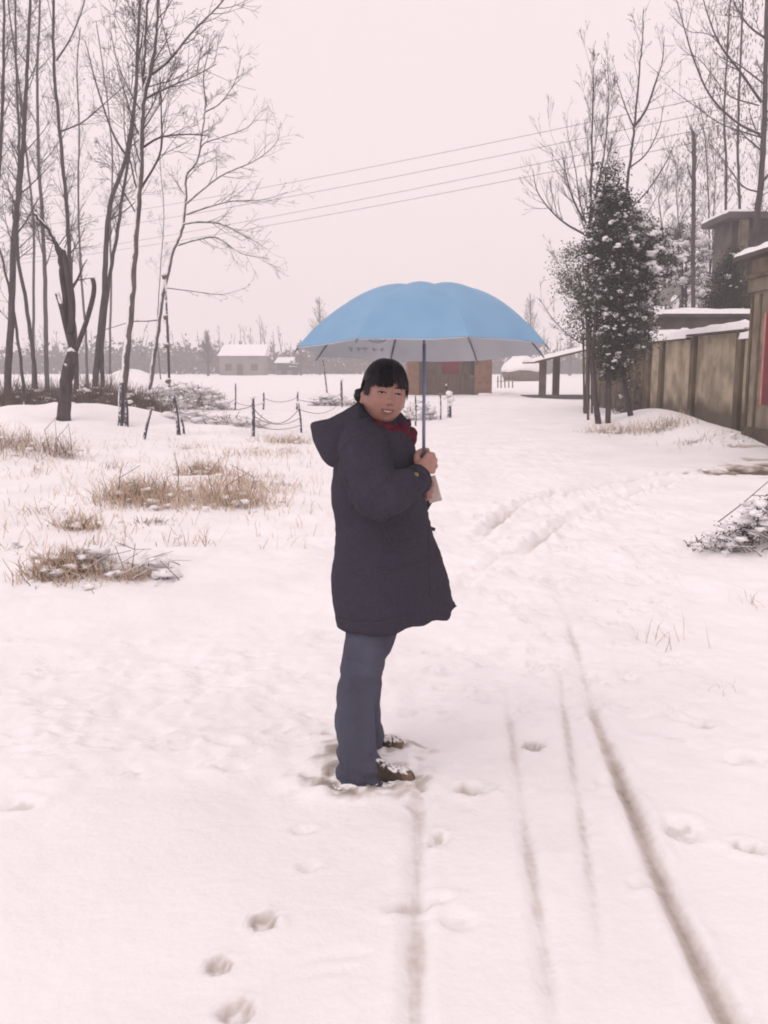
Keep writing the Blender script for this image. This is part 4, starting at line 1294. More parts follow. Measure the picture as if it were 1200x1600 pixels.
def snowy_heap(px, py, w_, d_, h, seed, name, label, cat, twigs=60, lumps=60, tw=.008, lump=(.05, .11), rise=None):
    rng = random.Random(seed)
    g = G(px, py)
    t = thing(name, g, label, cat)
    m = MB()
    for k in range(twigs):
        x, y = g.x + rng.uniform(-w_, w_), g.y + rng.uniform(-d_, d_)
        u = (x - g.x) / w_
        hh = h * (1 - u * u) ** .5 * (rise(u) if rise else 1)
        p = Vector((x, y, H(x, y) + rng.uniform(-.02, max(.02, hh * .9))))
        d = rand_dir(rng); d.z = abs(d.z) * .5; d.normalize()
        l = rng.uniform(.25, .6) * (w_ ** .5)
        m.tube([p - d * l * .5, p + rand_dir(rng) * .03, p + d * l * .5], [tw, tw * .9, tw * .5], 4)
    tag(m.build('twigs', M['twig_brown'], t), kind='stuff')
    m = MB()
    for k in range(lumps):
        x, y = g.x + rng.uniform(-w_, w_), g.y + rng.uniform(-d_, d_ * .8)
        u = (x - g.x) / w_
        hh = h * max(0, 1 - u * u) ** .5 * (rise(u) if rise else 1)
        s = rng.uniform(*lump)
        m.blob((x, y, H(x, y) + rng.uniform(.0, max(.02, hh))), s * 1.3, s * 1.1, s * .6, rng, .4)
    tag(m.build('snow_lumps', M['snow'], t, smooth=True), kind='stuff')
    return t


snowy_heap(195, 892, .42, .16, .17, 1, 'snowy_brush_heap', 'low snow-buried brush heap with dark gaps on the bank', 'brush heap', 60, 14, .004, (.03, .075))
snowy_heap(285, 640, 1.6, 1.0, 1.0, 2, 'snowy_brush_heap', 'tall tangled brush heap white with snow behind the leaning tree', 'brush heap', 620, 130, .008, (.05, .15))
snowy_heap(520, 634, .9, .5, .45, 3, 'snowy_brush_heap', 'small brush heap with snow beside the stakes behind the hood', 'brush heap', 90, 50, .012, (.06, .14))
snowy_heap(340, 664, 1.3, .5, .28, 4, 'snowy_brush_heap', 'flat scatter of snowy twigs inside the wire fence', 'brush heap', 90, 40, .010, (.05, .12))
snowy_heap(655, 655, .5, .35, .55, 5, 'snowy_brush_heap', 'snowy weed stand with stakes in front of the brick hut', 'brush heap', 70, 45, .010, (.05, .11))
# brown scrub at the feet of the poplars
for k, (a, b, w_, h, lab) in enumerate(((20, 640, 1.8, 1.1, 'brown twiggy thicket at the outer end of the poplar row'),
                                        (75, 632, 1.4, 1.0, 'brown twiggy thicket between the bowed and lopped trees'),
                                        (155, 640, 1.5, 1.3, 'dense brown thicket around the twin stemmed poplar'),
                                        (205, 646, 1.2, .9, 'thin brown thicket around the slender leaning poplar'))):
    rng = random.Random(20 + k)
    g = G(a, b)
    t = thing('scrub_thicket', g, lab, 'thicket')
    m, m2 = MB(), MB()
    for j in range(1500):
        x, y = g.x + rng.gauss(0, w_ * .5), g.y + rng.gauss(0, .7)
        p = Vector((x, y, H(x, y) - .05))
        hh = h * rng.uniform(.25, 1.0) * math.exp(-((x - g.x) / (w_ * 1.1)) ** 2)
        d = Vector((rng.gauss(0, .28), rng.gauss(0, .28), 1)).normalized()
        m.tube([p, p + d * hh * .55, p + (d + rand_dir(rng) * .4) * hh], [.011, .009, .004], 3, cap=False)
        if rng.random() < .02:
            s = rng.uniform(.05, .12)
            m2.blob(p + d * hh * .8, s * 1.3, s, s * .5, rng, .4)
    tag(m.build('stems', M['thicket'], t), kind='stuff')
    if m2.f: tag(m2.build('snow_lumps', M['snow'], t, smooth=True), kind='stuff')
# snow-covered mound behind the poplars
c = G(150, 612)
c.y += 8
m = MB()
rings = []
for z_, r_ in ((-.4, 3.0), (.2, 2.7), (.6, 2.0), (.95, 1.3), (1.2, .7), (1.3, .1)):
    rings.append([c + Vector((r_ * math.cos(a) * 1.0, r_ * math.sin(a), z_ + .1 * math.sin(2 * a + z_))) for a in np.linspace(0, 6.283, 33)[:-1]])
m.loft(rings); tag(m.build('snow_mound', M['snow'], None, c, smooth=True), 'white rounded snow-covered mound behind the poplar trunks', 'mound')

# brush pile cut by the right edge
t = snowy_heap(1185, 846, .36, .22, .40, 6, 'brush_pile', 'pile of cut leafy branches under snow by the wet patch', 'brush pile', 170, 30, .006, (.015, .045), rise=lambda u: .45 + .55 * (u + 1) / 2 if u < 1 else 1)
g = world_loc(t)
m = MB(); P = [Q(1122, 815, g.y - .1), Q(1160, 786, g.y - .05), Q(1205, 748, g.y), Q(1240, 722, g.y + .05)]
m.tube(catmull(P, 10), [.008 - .0003 * i for i in range(11)], 6); m.build('long_stick', M['bark'], t)
rng = random.Random(66)
m = MB()
for k in range(520):
    a, b = rng.uniform(1085, 1240), rng.uniform(750, 860)
    if b < 856 - (a - 1085) * .70: continue
    p = Q(a, b, g.y + rng.uniform(-.2, .2))
    if p.z < 0.01: p.z = rng.uniform(.02, .2)
    foliage(m, p, 4, .03, rng, .5)
m.build('leaves', M['evergreen'], t)
m = MB()
for a, b, s in ((1075, 848, .05), (1090, 842, .06), (1100, 852, .05), (1082, 856, .035), (1112, 838, .05), (1128, 818, .045), (1120, 850, .05)):
    p = G(a, b + 6)
    for j in range(7):
        d = rand_dir(rng); d.z = abs(d.z)
        m.tube([p, p + d * s * .8, p + d * s * 1.5 + Vector((0, 0, -.01))], [.005, .004, .002], 4)
    foliage(m, p + Vector((0, 0, s * .4)), 10, s * .5, rng, .2)
tag(m.build('outer_sprigs', M['twig_brown'], t), kind='stuff')
m = MB()
for a, b, s in ((1098, 846, .05), (1110, 834, .045), (1140, 822, .06), (1160, 812, .06), (1178, 806, .05), (1192, 790, .06), (1150, 842, .07), (1120, 846, .05), (1200, 820, .07), (1170, 792, .04)):
    for j in range(5):
        p = Q(a + rng.gauss(0, 7), b + rng.gauss(0, 5), g.y - .16 + rng.uniform(-.08, .08))
        s2 = s * rng.uniform(.3, .8)
        m.blob(p, s2 * 1.4, s2 * 1.2, s2 * .55, rng, .5)
tag(m.build('snow_lumps', M['snow'], t, smooth=True), kind='stuff')

# ------------------------------------------------------------------ stakes and sagging wire
fence = thing('wire_fence', G(395, 683), 'sagging wire fence on thin dark stakes at the field edge', 'fence')
posts = {}
for k, (a, yb_, yt_, r_, dx) in enumerate(((395, 682, 622, .045, 0), (411, 640, 614, .04, 1), (463, 640, 613, .045, 2), (471, 676, 630, .03, -5), (533, 636, 594, .06, 0), (367, 640, 600, .035, 1), (310, 640, 602, .03, 0))):
    g = G(a, yb_)
    p = Q(a + dx, yt_, g.y)
    pts = catmull([g - Vector((0, 0, .15)), g.lerp(p, .5) + Vector((.015, 0, 0)), p], 6)
    m = MB(); m.tube(pts, [r_ * (1 - .04 * i) for i in range(7)], 7); po = m.build('post', M['post'], fence)
    m = MB(); m.blob(p + Vector((0, 0, .02)), r_ * 1.5, r_ * 1.5, r_ * .9, random.Random(k), .2); m.build('snow_tip', M['snow'], po, smooth=True)
    posts[k] = (g, p)


def sag(a, b, s, n=12):
    return [a.lerp(b, i / n) - Vector((0, 0, s * 4 * (i / n) * (1 - i / n))) for i in range(n + 1)]


for (i, fi, j, fj, s) in ((0, .75, 3, .8, .35), (0, .55, 3, .5, .18), (3, .8, 4, .2, .25), (6, .3, 5, .4, .2), (5, .3, 1, .4, .12), (1, .7, 2, .7, .16), (2, .6, 4, .5, .2), (6, .7, 0, .8, .3), (0, .3, 3, .25, .1)):
    a, b = posts[i][0].lerp(posts[i][1], fi), posts[j][0].lerp(posts[j][1], fj)
    m = MB(); m.tube(sag(a, b, s), .009, 4); m.build('wire', M['wire'], fence)
m = MB(); a = posts[6][0].lerp(posts[6][1], .6)
n0 = len(m.v)
m.hexa([a, a + Vector((.16, .01, -.32)), a + Vector((.2, .06, -.28)), a + Vector((.02, .05, 0)), a + Vector((0, 0, -.1)), a + Vector((.12, 0, -.42)), a + Vector((.16, .06, -.4)), a + Vector((.02, .05, -.1))])
m.build('rag', M['red_rag'], fence)

for (a, yb_, yt_, r_, dx, lab) in ((512, 620, 562, .05, -8, 'long stick leaning in the snow below the umbrella rim'),
                                   (280, 680, 618, .05, -9, 'leaning dark stake below the prop pole'),
                                   (288, 678, 655, .03, -5, 'short stub crossing the leaning dark stake'),
                                   (222, 686, 640, .04, 14, 'thin tilted stick in front of the leaning tree'),
                                   (187, 665, 598, .07, 3, 'grey stump post beside the slender leaning poplar'),
                                   (197, 655, 625, .05, 0, 'short grey post close to the stump post'),
                                   (649, 666, 618, .03, 0, 'thin dark stake standing in the snowy weeds before the hut'),
                                   (688, 656, 614, .03, 0, 'thin bare stake in front of the brick hut'),
                                   (38, 650, 625, .05, 0, 'old stub post in the brown thicket')):
    g = G(a, yb_); p = Q(a + dx, yt_, g.y)
    m = MB(); m.tube(catmull([g - Vector((0, 0, .15)), g.lerp(p, .5) + Vector((.012, 0, 0)), p], 6), [r_ * (1 - .05 * i) for i in range(7)], 7)
    tag(m.build('stake', M['post'], None, g), lab, 'stake')
g = G(702, 652); t = thing('snow_capped_stake', g, 'thick stake wrapped with a big snow clump in front of the hut', 'stake')
p = Q(702, 612, g.y)
m = MB(); m.tube([g - Vector((0, 0, .15)), g.lerp(p, .5), p], [.075, .065, .05], 8); m.build('post', M['post'], t)
m = MB(); rng = random.Random(6)
for a, b, s in ((702, 615, .10), (705, 624, .10), (695, 621, .07), (703, 632, .07)):
    m.blob(Q(a, b, g.y - .03), s * 1.1, s, s * .9, rng, .25)
m.build('snow', M['snow'], t, smooth=True)
m = MB(); m.blob(Q(698, 604, g.y), .055, .05, .08, rng, .3); m.tube([p, Q(686, 618, g.y)], .02, 5); m.build('knob', M['twig_brown'], t)

# little bamboo hurdle right of the hut
hur = thing('picket_hurdle', G(790, 606), 'low thin picket hurdle between the hut and the straw stack', 'fence')
for k, a in enumerate((778, 783, 789, 795, 801)):
    g = G(a, 606); p = Q(a, 588 - 3 * (k % 2), g.y)
    m = MB(); m.tube([g - Vector((0, 0, .1)), p], .045, 5); m.build('picket', M['wood'], hur)
a, b = Q(776, 596, G(790, 606).y), Q(803, 595, G(790, 606).y)
m = MB(); m.tube([a, b], .03, 5); m.build('rail', M['wood'], hur)

# ------------------------------------------------------------------ far wood and overhead wires
m = MB(); rng = random.Random(123)
fw = dict(trop=.12, wob=.12, levels=1, kids=[4], ang=(20, 50), rmin=.03)
for k in range(430):
    x, y = rng.uniform(-150, 170), rng.uniform(185, 240)
    h = rng.uniform(4, 11) * (1.25 if rng.random() < .15 else 1)
    p = Vector((x, y, -.3))
    m.tube([p, p + Vector((rng.gauss(0, .3), 0, h * .5)), p + Vector((rng.gauss(0, .6), 0, h))], [.16, .11, .03], 4, cap=False)
    for j in range(5):
        z = rng.uniform(.25, .95) * h
        grow(m, p + Vector((0, 0, z)), Vector((rng.uniform(-1, 1), rng.uniform(-1, 1), 1.1)).normalized(), h * .3 * (1.2 - z / h), .05, 0, rng, fw)
tag(m.build('far_wood', M['twig'], None, (0, 200, 0)), 'far hazy belt of bare trees across the snowy field', 'wood', kind='stuff')
m = MB()
for k in range(13000):
    x, y = rng.uniform(-150, 170), rng.uniform(186, 215)
    s = rng.uniform(.6, 1.5)
    foliage(m, Vector((x, y, rng.uniform(.0, 1.0) * (4.0 + 1.8 * float(noise2(x * .05, 0, 4)) - (1.6 if x > -10 else 0)))), 4, s, rng, .1)
tag(m.build('far_scrub', M['twig'], None, (0, 200, 0)), 'far low scrub and hedges under the bare tree belt', 'scrub', kind='stuff')
for k, (a, yb_, yt_, Y, lab) in enumerate(((325, 583, 515, 150, 'dense rounded far tree beside the long farmhouse'), (500, 582, 462, 170, 'tall faint far tree behind the umbrella rim'),
                                           (826, 582, 458, 170, 'tall faint far tree between the canopy and the lean-to'), (470, 583, 530, 160, 'faint far tree between the low shed and umbrella'),
                                           (890, 583, 520, 160, 'faint far tree beyond the lean-to roof'))):
    g = Q(a, yb_, Y); g.z = -.2; top = Q(a, yt_, Y).z
    t = thing('far_tree', g, lab, 'tree')
    rr = random.Random(300 + k); mt, mc = MB(), MB()
    mt.tube([g, g + Vector((.2, 0, top * .5)), g + Vector((0, 0, top))], [.25, .16, .04], 6); mt.build('trunk', M['bark'], t)
    for j in range(60 if k else 110):
        z = rr.uniform(.2, .95) * top
        grow(mc, g + Vector((0, 0, z)), Vector((rr.uniform(-1, 1), rr.uniform(-1, 1), .9)).normalized(), top * .36 * (1.15 - z / top), .045, 1, rr, dict(trop=.1, wob=.15, levels=2, kids=[4], ang=(20, 50), rmin=.02))
    mc.build('crown', M['twig'], t)

WL = 'overhead wires crossing the sky'
for k, (yl, yr) in enumerate(((372, 112), (388, 135), (420, 160), (424, 180))):
    a, b = Q(-80, yl, 72 + k * .3), Q(1290, yr, 30 + k * .2)
    m = MB(); m.tube(sag(a, b, .45 + .1 * (k % 2), 26), .009, 4)
    tag(m.build('overhead_wire', M['wire'], None, a), ['topmost wire of the overhead line crossing the sky', 'second wire from the top of the overhead line', 'upper wire of the lower pair in the overhead line', 'lowest wire of the overhead line crossing the sky'][k], 'wire')
for (a, Y, tops, lab) in ((-80, 72, (372, 424), 'concrete utility pole beyond the poplars at the far end of the wires'), (1290, 30, (112, 180), 'concrete utility pole behind the gatehouse carrying the wires')):
    p = Q(a, tops[0], Y); t = thing('utility_pole', (p.x, p.y + .3, 0), lab, 'utility pole')
    m = MB(); m.tube([(p.x, p.y + .3, -.5), (p.x, p.y + .3, p.z + .4)], [.18, .11], 10); m.build('shaft', M['concrete_dark'], t, smooth=True)
    for yy in tops:
        q = Q(a, yy, Y); m = MB(); m.box(q.x - .7, q.x + .7, p.y + .08, p.y + .18, q.z - .14, q.z - .04); m.build('crossarm', M['concrete_dark'], t)
# tawny grass poking out of the low brush heap
g = G(195, 892); rng = random.Random(404)
t = [o for o in COL.objects if o.get("label", "").startswith('low snow-buried brush heap')][0]
m = MB()
for k in range(16):
    p = Vector((g.x + rng.uniform(-.42, .40), g.y + rng.uniform(-.15, .12), 0)); blades(m, p, 34, .17, .05, rng, .0035, .8)
tag(m.build('grass', M['grass'], t), kind='stuff')
# ------------------------------------------------------------------ the woman under the umbrella
PY = 3.68
KP = 0.958                                  # her feet stand at these depths on the snow
_Q0 = Q


def Q(px, py, Y):
    return _Q0(px, py, Y * KP)


person = thing('person', (Q(570, 1100, PY).x, PY * KP, 0), 'person in dark hooded coat and jeans holding the blue umbrella in the snow', 'person')


def sring(c, ax, ay, n=2.3, sides=48, shear=0.0, pinch=0.0, tilt=None, u=Vector((1, 0, 0)), w=Vector((0, 1, 0))):
    out = []
    for k in range(sides):
        a = 2 * math.pi * k / sides
        ca, sa = math.cos(a), math.sin(a)
        x = math.copysign(abs(ca) ** (2 / n), ca)
        y = math.copysign(abs(sa) ** (2 / n), sa)
        y *= 1 - pinch * max(0, x) ** 2
        p = c + u * (x * ax) + w * (y * ay + shear * x * ax)
        if tilt:
            p = p + UP * (tilt * x)
        out.append(p)
    return out


def interp_rows(rows, n):
    a = np.array(rows, float)
    t = np.linspace(0, len(a) - 1, n)
    out = []
    for c in range(a.shape[1]):
        col = a[:, c]
        # catmull interpolation of every column
        P = np.concatenate([[2 * col[0] - col[1]], col, [2 * col[-1] - col[-2]]])
        k = np.minimum(t.astype(int), len(col) - 2)
        f = t - k
        p0, p1, p2, p3 = P[k], P[k + 1], P[k + 2], P[k + 3]
        out.append(0.5 * (2 * p1 + (p2 - p0) * f + (2 * p0 - 5 * p1 + 4 * p2 - p3) * f ** 2 + (3 * p1 - p0 - 3 * p2 + p3) * f ** 3))
    return np.stack(out, -1)


def displace_mb(m, fn):
    """push every vertex of a lofted piece along its normal by fn(x, y, z)"""
    me = m.mesh('tmp')
    n = len(me.vertices)
    co = np.empty(n * 3); me.vertices.foreach_get("co", co); co = co.reshape(-1, 3)
    no = np.empty(n * 3); me.vertex_normals.foreach_get("vector", no); no = no.reshape(-1, 3)
    co = co + no * fn(co[:, 0], co[:, 1], co[:, 2])[:, None]
    m.v = [tuple(c) for c in co]
    bpy.data.meshes.remove(me)


def to_rows(rows, Y):
    """pixel rows (py, x left, x right, half depth, Y offset) -> ring centres"""
    out = []
    for r in rows:
        a, b = Q(r[1], r[0], Y + r[4]), Q(r[2], r[0], Y + r[4])
        out.append(((a + b) / 2, (b.x - a.x) / 2, r[3]))
    return out


# ---- coat body
coat_rows = [(644, 566, 624, .075, .0), (652, 556, 632, .105, .0), (662, 545, 640, .150, .0), (676, 533, 647, .185, .0), (700, 525, 652, .200, .0), (730, 521, 657, .205, .0),
             (765, 520, 664, .205, .0), (800, 522, 668, .198, .0), (826, 527, 671, .190, .0), (848, 522, 679, .200, .0), (878, 519, 689, .215, .01), (910, 519, 701, .228, .03),
             (938, 523, 713, .235, .05), (958, 527, 719, .236, .06)]
rows = interp_rows(coat_rows, 90)
m = MB()
rings = []
for i, (r, (c, hx_, hd)) in enumerate(zip(rows, to_rows(rows, PY))):
    t = i / 89
    low = max(0, (t - .5) / .5)
    rings.append(sring(c, hx_, hd, 2.35 - .2 * low, 72, shear=.10 + .28 * low, pinch=.15 + .36 * low))
m.loft(rings)


def coat_fold(x, y, z):
    low = np.clip((1.05 - z) / .45, 0, 1)
    f = .024 * low * noise3(x * 9, y * 9, z * 1.4, 3) + .012 * noise3(x * 8, y * 8, z * 9, 5) + .003 * noise3(x * 24, y * 24, z * 20, 6)
    waist = np.exp(-((z - .985) / .035) ** 2)
    return f - .010 * waist * (.6 + .4 * noise3(x * 14, y * 14, z * 5, 8)) + .002 * noise3(x * 60, y * 60, z * 60, 9)


displace_mb(m, coat_fold)
coat = m.build('coat', M['coat'], person, smooth=True)
coat_bvh = BVHTree.FromPolygons([Vector(v) for v in m.v], m.f)

# ---- sleeves
def sleeve(joints, radii, seed, n=70, sides=40, flat_=(1, 1)):
    pts = catmull(joints, n)
    rad = list(interp_rows([(r,) for r in radii], n + 1)[:, 0])
    mm = MB(); mm.tube(pts, rad, sides)
    ln = (joints[1] - joints[0]).length
    el = joints[len(joints) // 2]

    def fold(x, y, z):
        d = np.sqrt((x - el.x) ** 2 + (y - el.y) ** 2 + (z - el.z) ** 2)
        k = np.exp(-(d / .12) ** 2)
        return (.010 + .018 * k) * noise3(x * 16 + z * 8, y * 12, z * 20 - x * 10, seed) + .004 * noise3(x * 34, y * 34, z * 34, seed + 1) + .0015 * noise3(x * 80, y * 80, z * 80, seed + 2)
    displace_mb(mm, fold)
    return mm


sh_n, el_n, wr_n = Q(568, 692, 3.53), Q(587, 778, 3.37), Q(655, 748, 3.50)
js = [Q(572, 672, 3.60), sh_n, Q(573, 738, 3.43), el_n, Q(622, 768, 3.41), wr_n]
m = sleeve(js, [.050, .092, .092, .084, .070, .047], 21)
slv = m.build('sleeve', M['coat'], coat, smooth=True)
slv_bvh = BVHTree.FromPolygons([Vector(v) for v in m.v], m.f)
cd = (wr_n - Q(622, 768, 3.41)).normalized()
m = MB(); m.tube([wr_n - cd * .030, wr_n - cd * .012, wr_n + cd * .006, wr_n + cd * .008, wr_n + cd * .002], [.0555, .0575, .0555, .046, .038], 32)
displace_mb(m, lambda x, y, z: .002 * noise3(x * 40, y * 40, z * 40, 4))
m.build('cuff', M['coat'], slv, smooth=True)
wr_f = Q(660, 775, 3.76)
js2 = [Q(590, 672, 3.78), Q(585, 695, 3.84), Q(592, 745, 3.93), Q(604, 795, 3.97), Q(640, 788, 3.90), wr_f]
m = sleeve(js2, [.050, .090, .088, .080, .066, .046], 25)
m.build('sleeve', M['coat'], coat, smooth=True)

# ---- hood lying on the back
hood_out = [(563, 626), (538, 643), (512, 655), (488, 661), (489, 674), (496, 700), (507, 720), (520, 731), (532, 726), (540, 700), (556, 684), (580, 676), (600, 668), (586, 648)]
rings = []
NS = 56
cen = (541, 684)
prof = catmull([Vector((a, b, 0)) for a, b in hood_out + [hood_out[0]]], NS)[:-1]
for j in range(25):
    v = -1 + 2 * j / 24
    k = math.sqrt(max(0.0, 1 - abs(v) ** 2.6))
    Yj = PY + .02 + v * .20
    ring = []
    for p in prof:
        tipk = max(0, (541 - p.x) / 53)
        kk = k ** (1 + .25 * tipk)
        ring.append(Q(cen[0] + (p.x - cen[0]) * (.15 + .85 * kk) + 10 * (1 - k), cen[1] + (p.y - cen[1]) * (.25 + .75 * kk) + 6 * (1 - k), Yj))
    rings.append(ring)
m = MB(); m.loft(rings)
displace_mb(m, lambda x, y, z: .006 * noise3(x * 12, y * 12, z * 12, 31) + .003 * noise3(x * 30, y * 30, z * 30, 32) + .001 * noise3(x * 80, y * 80, z * 80, 33))
hood = m.build('hood', M['coat'], coat, smooth=True)
hood_bvh = BVHTree.FromPolygons([Vector(v) for v in m.v], m.f)
# collar wrapped round the neck, open at the front
rings = []
for j in range(40):
    a = R(-128 + 205 * j / 39)                 # 0 = back of the neck (-x)
    r1 = .095
    c = Q(598, 664, 3.66) + Vector((-math.cos(a) * .105, math.sin(a) * .105, 0))
    fr = (1 - math.cos(a)) / 2
    c.z += .010 - .105 * fr ** 1.1
    o = Vector((-math.cos(a), math.sin(a), 0))
    ring = []
    for q in range(14):
        b = 2 * math.pi * q / 14
        ring.append(c + o * (math.cos(b) * .026 + .012) + UP * (math.sin(b) * .042))
    rings.append(ring)
m = MB(); m.loft(rings)
displace_mb(m, lambda x, y, z: .005 * noise3(x * 25, y * 25, z * 25, 35))
m.build('collar', M['coat'], coat, smooth=True)


# ---- seams, pocket, buttons: thin raised cords laid on the cloth
def on_cloth(px_pts, bvhs, lift=.001, Yd=3.2, n=24):
    o = Vector((0, 0, CAM_H))
    pts = []
    for p in catmull([Vector((a, b, 0)) for a, b in px_pts], n):
        d = ray(p.x, p.y).normalized()
        best = None
        for bv in bvhs:
            h = bv.ray_cast(o, d)
            if h[0] is not None and (best is None or h[3] < best[3]):
                best = h
        if best:
            pts.append(best[0] + best[1].normalized() * lift if best[1].dot(d) < 0 else best[0] - best[1].normalized() * lift)
    return pts


allb = [coat_bvh, slv_bvh, hood_bvh]
for pl, nm in (([(524, 735), (529, 712), (540, 692), (556, 680), (574, 675)], 'armhole_seam'), ([(530, 722), (543, 760), (556, 785), (566, 800)], 'back_seam'),
               ([(598, 822), (606, 840), (614, 850), (640, 846), (662, 838)], 'pocket_seam'), ([(596, 895), (625, 890), (655, 882), (664, 876)], 'pocket_seam'),
               ([(668, 820), (671, 860), (672, 900), (674, 940)], 'placket_seam'), ([(528, 968), (560, 974), (600, 972), (640, 962)], 'hem_seam')):
    pts = on_cloth(pl, allb)
    if len(pts) > 3:
        m = MB(); m.tube(pts, .0022, 5); m.build(nm, M['coat_seam'], coat, smooth=True)
bp_ = on_cloth([(650, 742), (651, 743)], allb, n=2)
if bp_:
    c = bp_[0]; m = MB(); m.sphere(c, .0095, .006, .0085, 12, 8); m.build('button', M['button'], coat, smooth=True)
for (a, b) in ((675, 826),):
    c = Q(a, b, PY + .06); m = MB(); m.tube([c + Vector((-.012, 0, .004)), c + Vector((.012, 0, -.004))], .007, 8); m.build('toggle', M['handle'], coat, smooth=True)

# ---- jeans
def leg(rows, Y, seed):
    rr_ = interp_rows(rows, 60)
    mm = MB(); rg_ = []
    for r, (c, hx_, hd) in zip(rr_, to_rows(rr_, Y)):
        rg_.append(sring(c, hx_, hd, 2.15, 40))
    mm.loft(rg_)

    def fold(x, y, z):
        kn = np.exp(-((z - .47) / .07) ** 2)
        an = np.clip((.22 - z) / .18, 0, 1)
        return (.0045 + .008 * kn + .009 * an) * noise3(x * 12 + z * 9, y * 12, z * 26, seed) + .002 * noise3(x * 40, y * 40, z * 40, seed + 1)
    displace_mb(mm, fold)
    return mm


near_rows = [(930, 535, 632, .105, .02), (975, 539, 624, .100, .01), (1020, 537, 610, .092, 0), (1058, 531, 594, .084, 0), (1090, 526, 589, .080, 0), (1130, 524, 587, .078, 0), (1170, 527, 589, .080, 0),
             (1198, 528, 599, .086, 0), (1219, 527, 606, .090, 0)]
far_rows = [(925, 545, 640, .105, -.02), (960, 546, 628, .100, -.01), (1000, 545, 616, .092, 0), (1035, 542, 602, .084, 0), (1065, 538, 597, .080, 0), (1100, 536, 595, .078, 0), (1135, 538, 596, .080, 0),
            (1160, 540, 602, .084, 0), (1168, 542, 602, .084, 0)]
jeans = leg(near_rows, 3.57, 41)
jf = leg(far_rows, 3.81, 43)
n0 = len(jeans.v); jeans.v += jf.v; jeans.f += [tuple(i + n0 for i in f) for f in jf.f]
pel = MB()
pr = interp_rows([(880, 540, 650, .17, 0), (915, 538, 645, .19, 0), (950, 540, 634, .19, 0), (972, 548, 622, .15, 0)], 16)
pel.loft([sring(c, h_, d_, 2.3, 40) for c, h_, d_ in to_rows(pr, 3.69)])
n0 = len(jeans.v); jeans.v += pel.v; jeans.f += [tuple(i + n0 for i in f) for f in pel.f]


def remesh(mb, voxel, name, smooth_it=0):
    me_ = mb.mesh(name + '_tmp')
    ob_ = bpy.data.objects.new(name + '_tmp', me_)
    COL.objects.link(ob_)
    md = ob_.modifiers.new('r', 'REMESH'); md.mode = 'VOXEL'; md.voxel_size = voxel; md.use_smooth_shade = True
    if smooth_it:
        sm = ob_.modifiers.new('s', 'SMOOTH'); sm.factor = .5; sm.iterations = smooth_it
    dg = bpy.context.evaluated_depsgraph_get()
    out = bpy.data.meshes.new_from_object(ob_.evaluated_get(dg))
    bpy.data.objects.remove(ob_)
    bpy.data.meshes.remove(me_)
    return out


def add_mesh(name, me_, mat_, parent):
    o_ = world_loc(parent)
    me_.transform(Matrix.Translation(-o_))
    me_.materials.clear(); me_.materials.append(mat_)
    me_.polygons.foreach_set("use_smooth", [True] * len(me_.polygons))
    ob_ = bpy.data.objects.new(name, me_); COL.objects.link(ob_); ob_.parent = parent
    return ob_


add_mesh('jeans', remesh(jeans, .006, 'jeans', 3), M['jeans'], person)

# ---- boots
def boot(heel, toe, name):
    ax = (toe - heel); L = ax.length; ax.normalize()
    side = Vector((-ax.y, ax.x, 0))
    mm, ms, mt_ = MB(), MB(), MB()
    prof = [(-.02, .030, .06, .02), (.0, .040, .10, .0), (.05, .043, .115, .0), (.10, .042, .10, 0), (.14, .046, .075, 0), (.18, .050, .062, 0), (.215, .046, .052, 0), (.24, .030, .035, 0), (.248, .012, .02, .01)]
    pr_ = interp_rows(prof, 28)
    def rings_of(pr__, z0, zs, grow_=0.0):
        out = []
        for (d, w_, h, zb_) in pr__:
            c = heel + ax * d
            ring = []
            for k in range(20):
                a = 2 * math.pi * k / 20
                ring.append(c + side * (math.cos(a) * (max(w_, .004) + grow_)) + UP * (z0 + max(0, (math.sin(a) * .5 + .5)) * max(h, .01) * zs))
            out.append(ring)
        return out
    mm.loft(rings_of(pr_, .022, 1))
    displace_mb(mm, lambda x, y, z: .003 * noise3(x * 30, y * 30, z * 30, 51))
    b = mm.build('boot', M['boot'], person, smooth=True)
    b["label"] = 'snow-dusted brown boot'
    ms.loft([[p if p.z < .03 else Vector((p.x, p.y, .024)) for p in ring] for ring in rings_of(pr_, .0, .45, .004)])
    ms.build('sole', M['sole'], b, smooth=True)
    tp = [r for r in pr_ if r[0] > .185]
    mt_.loft([[p + (p - (heel + ax * r[0] + UP * .04)).normalized() * .0012 for p in ring] for r, ring in zip(tp, rings_of(tp, .022, 1))])
    mt_.build('toe_cap', M['toe'], b, smooth=True)
    return b


h1 = Q(549, 1222, 3.535); h2 = Q(540, 1176, 3.82)
boot(Vector((h1.x, 3.535 * KP, -.016)), Vector((h1.x + .24, 3.535 * KP + .02, -.020)), 'near')
boot(Vector((h2.x, 3.82 * KP, -.004)), Vector((h2.x + .24, 3.82 * KP + .01, -.004)), 'far')

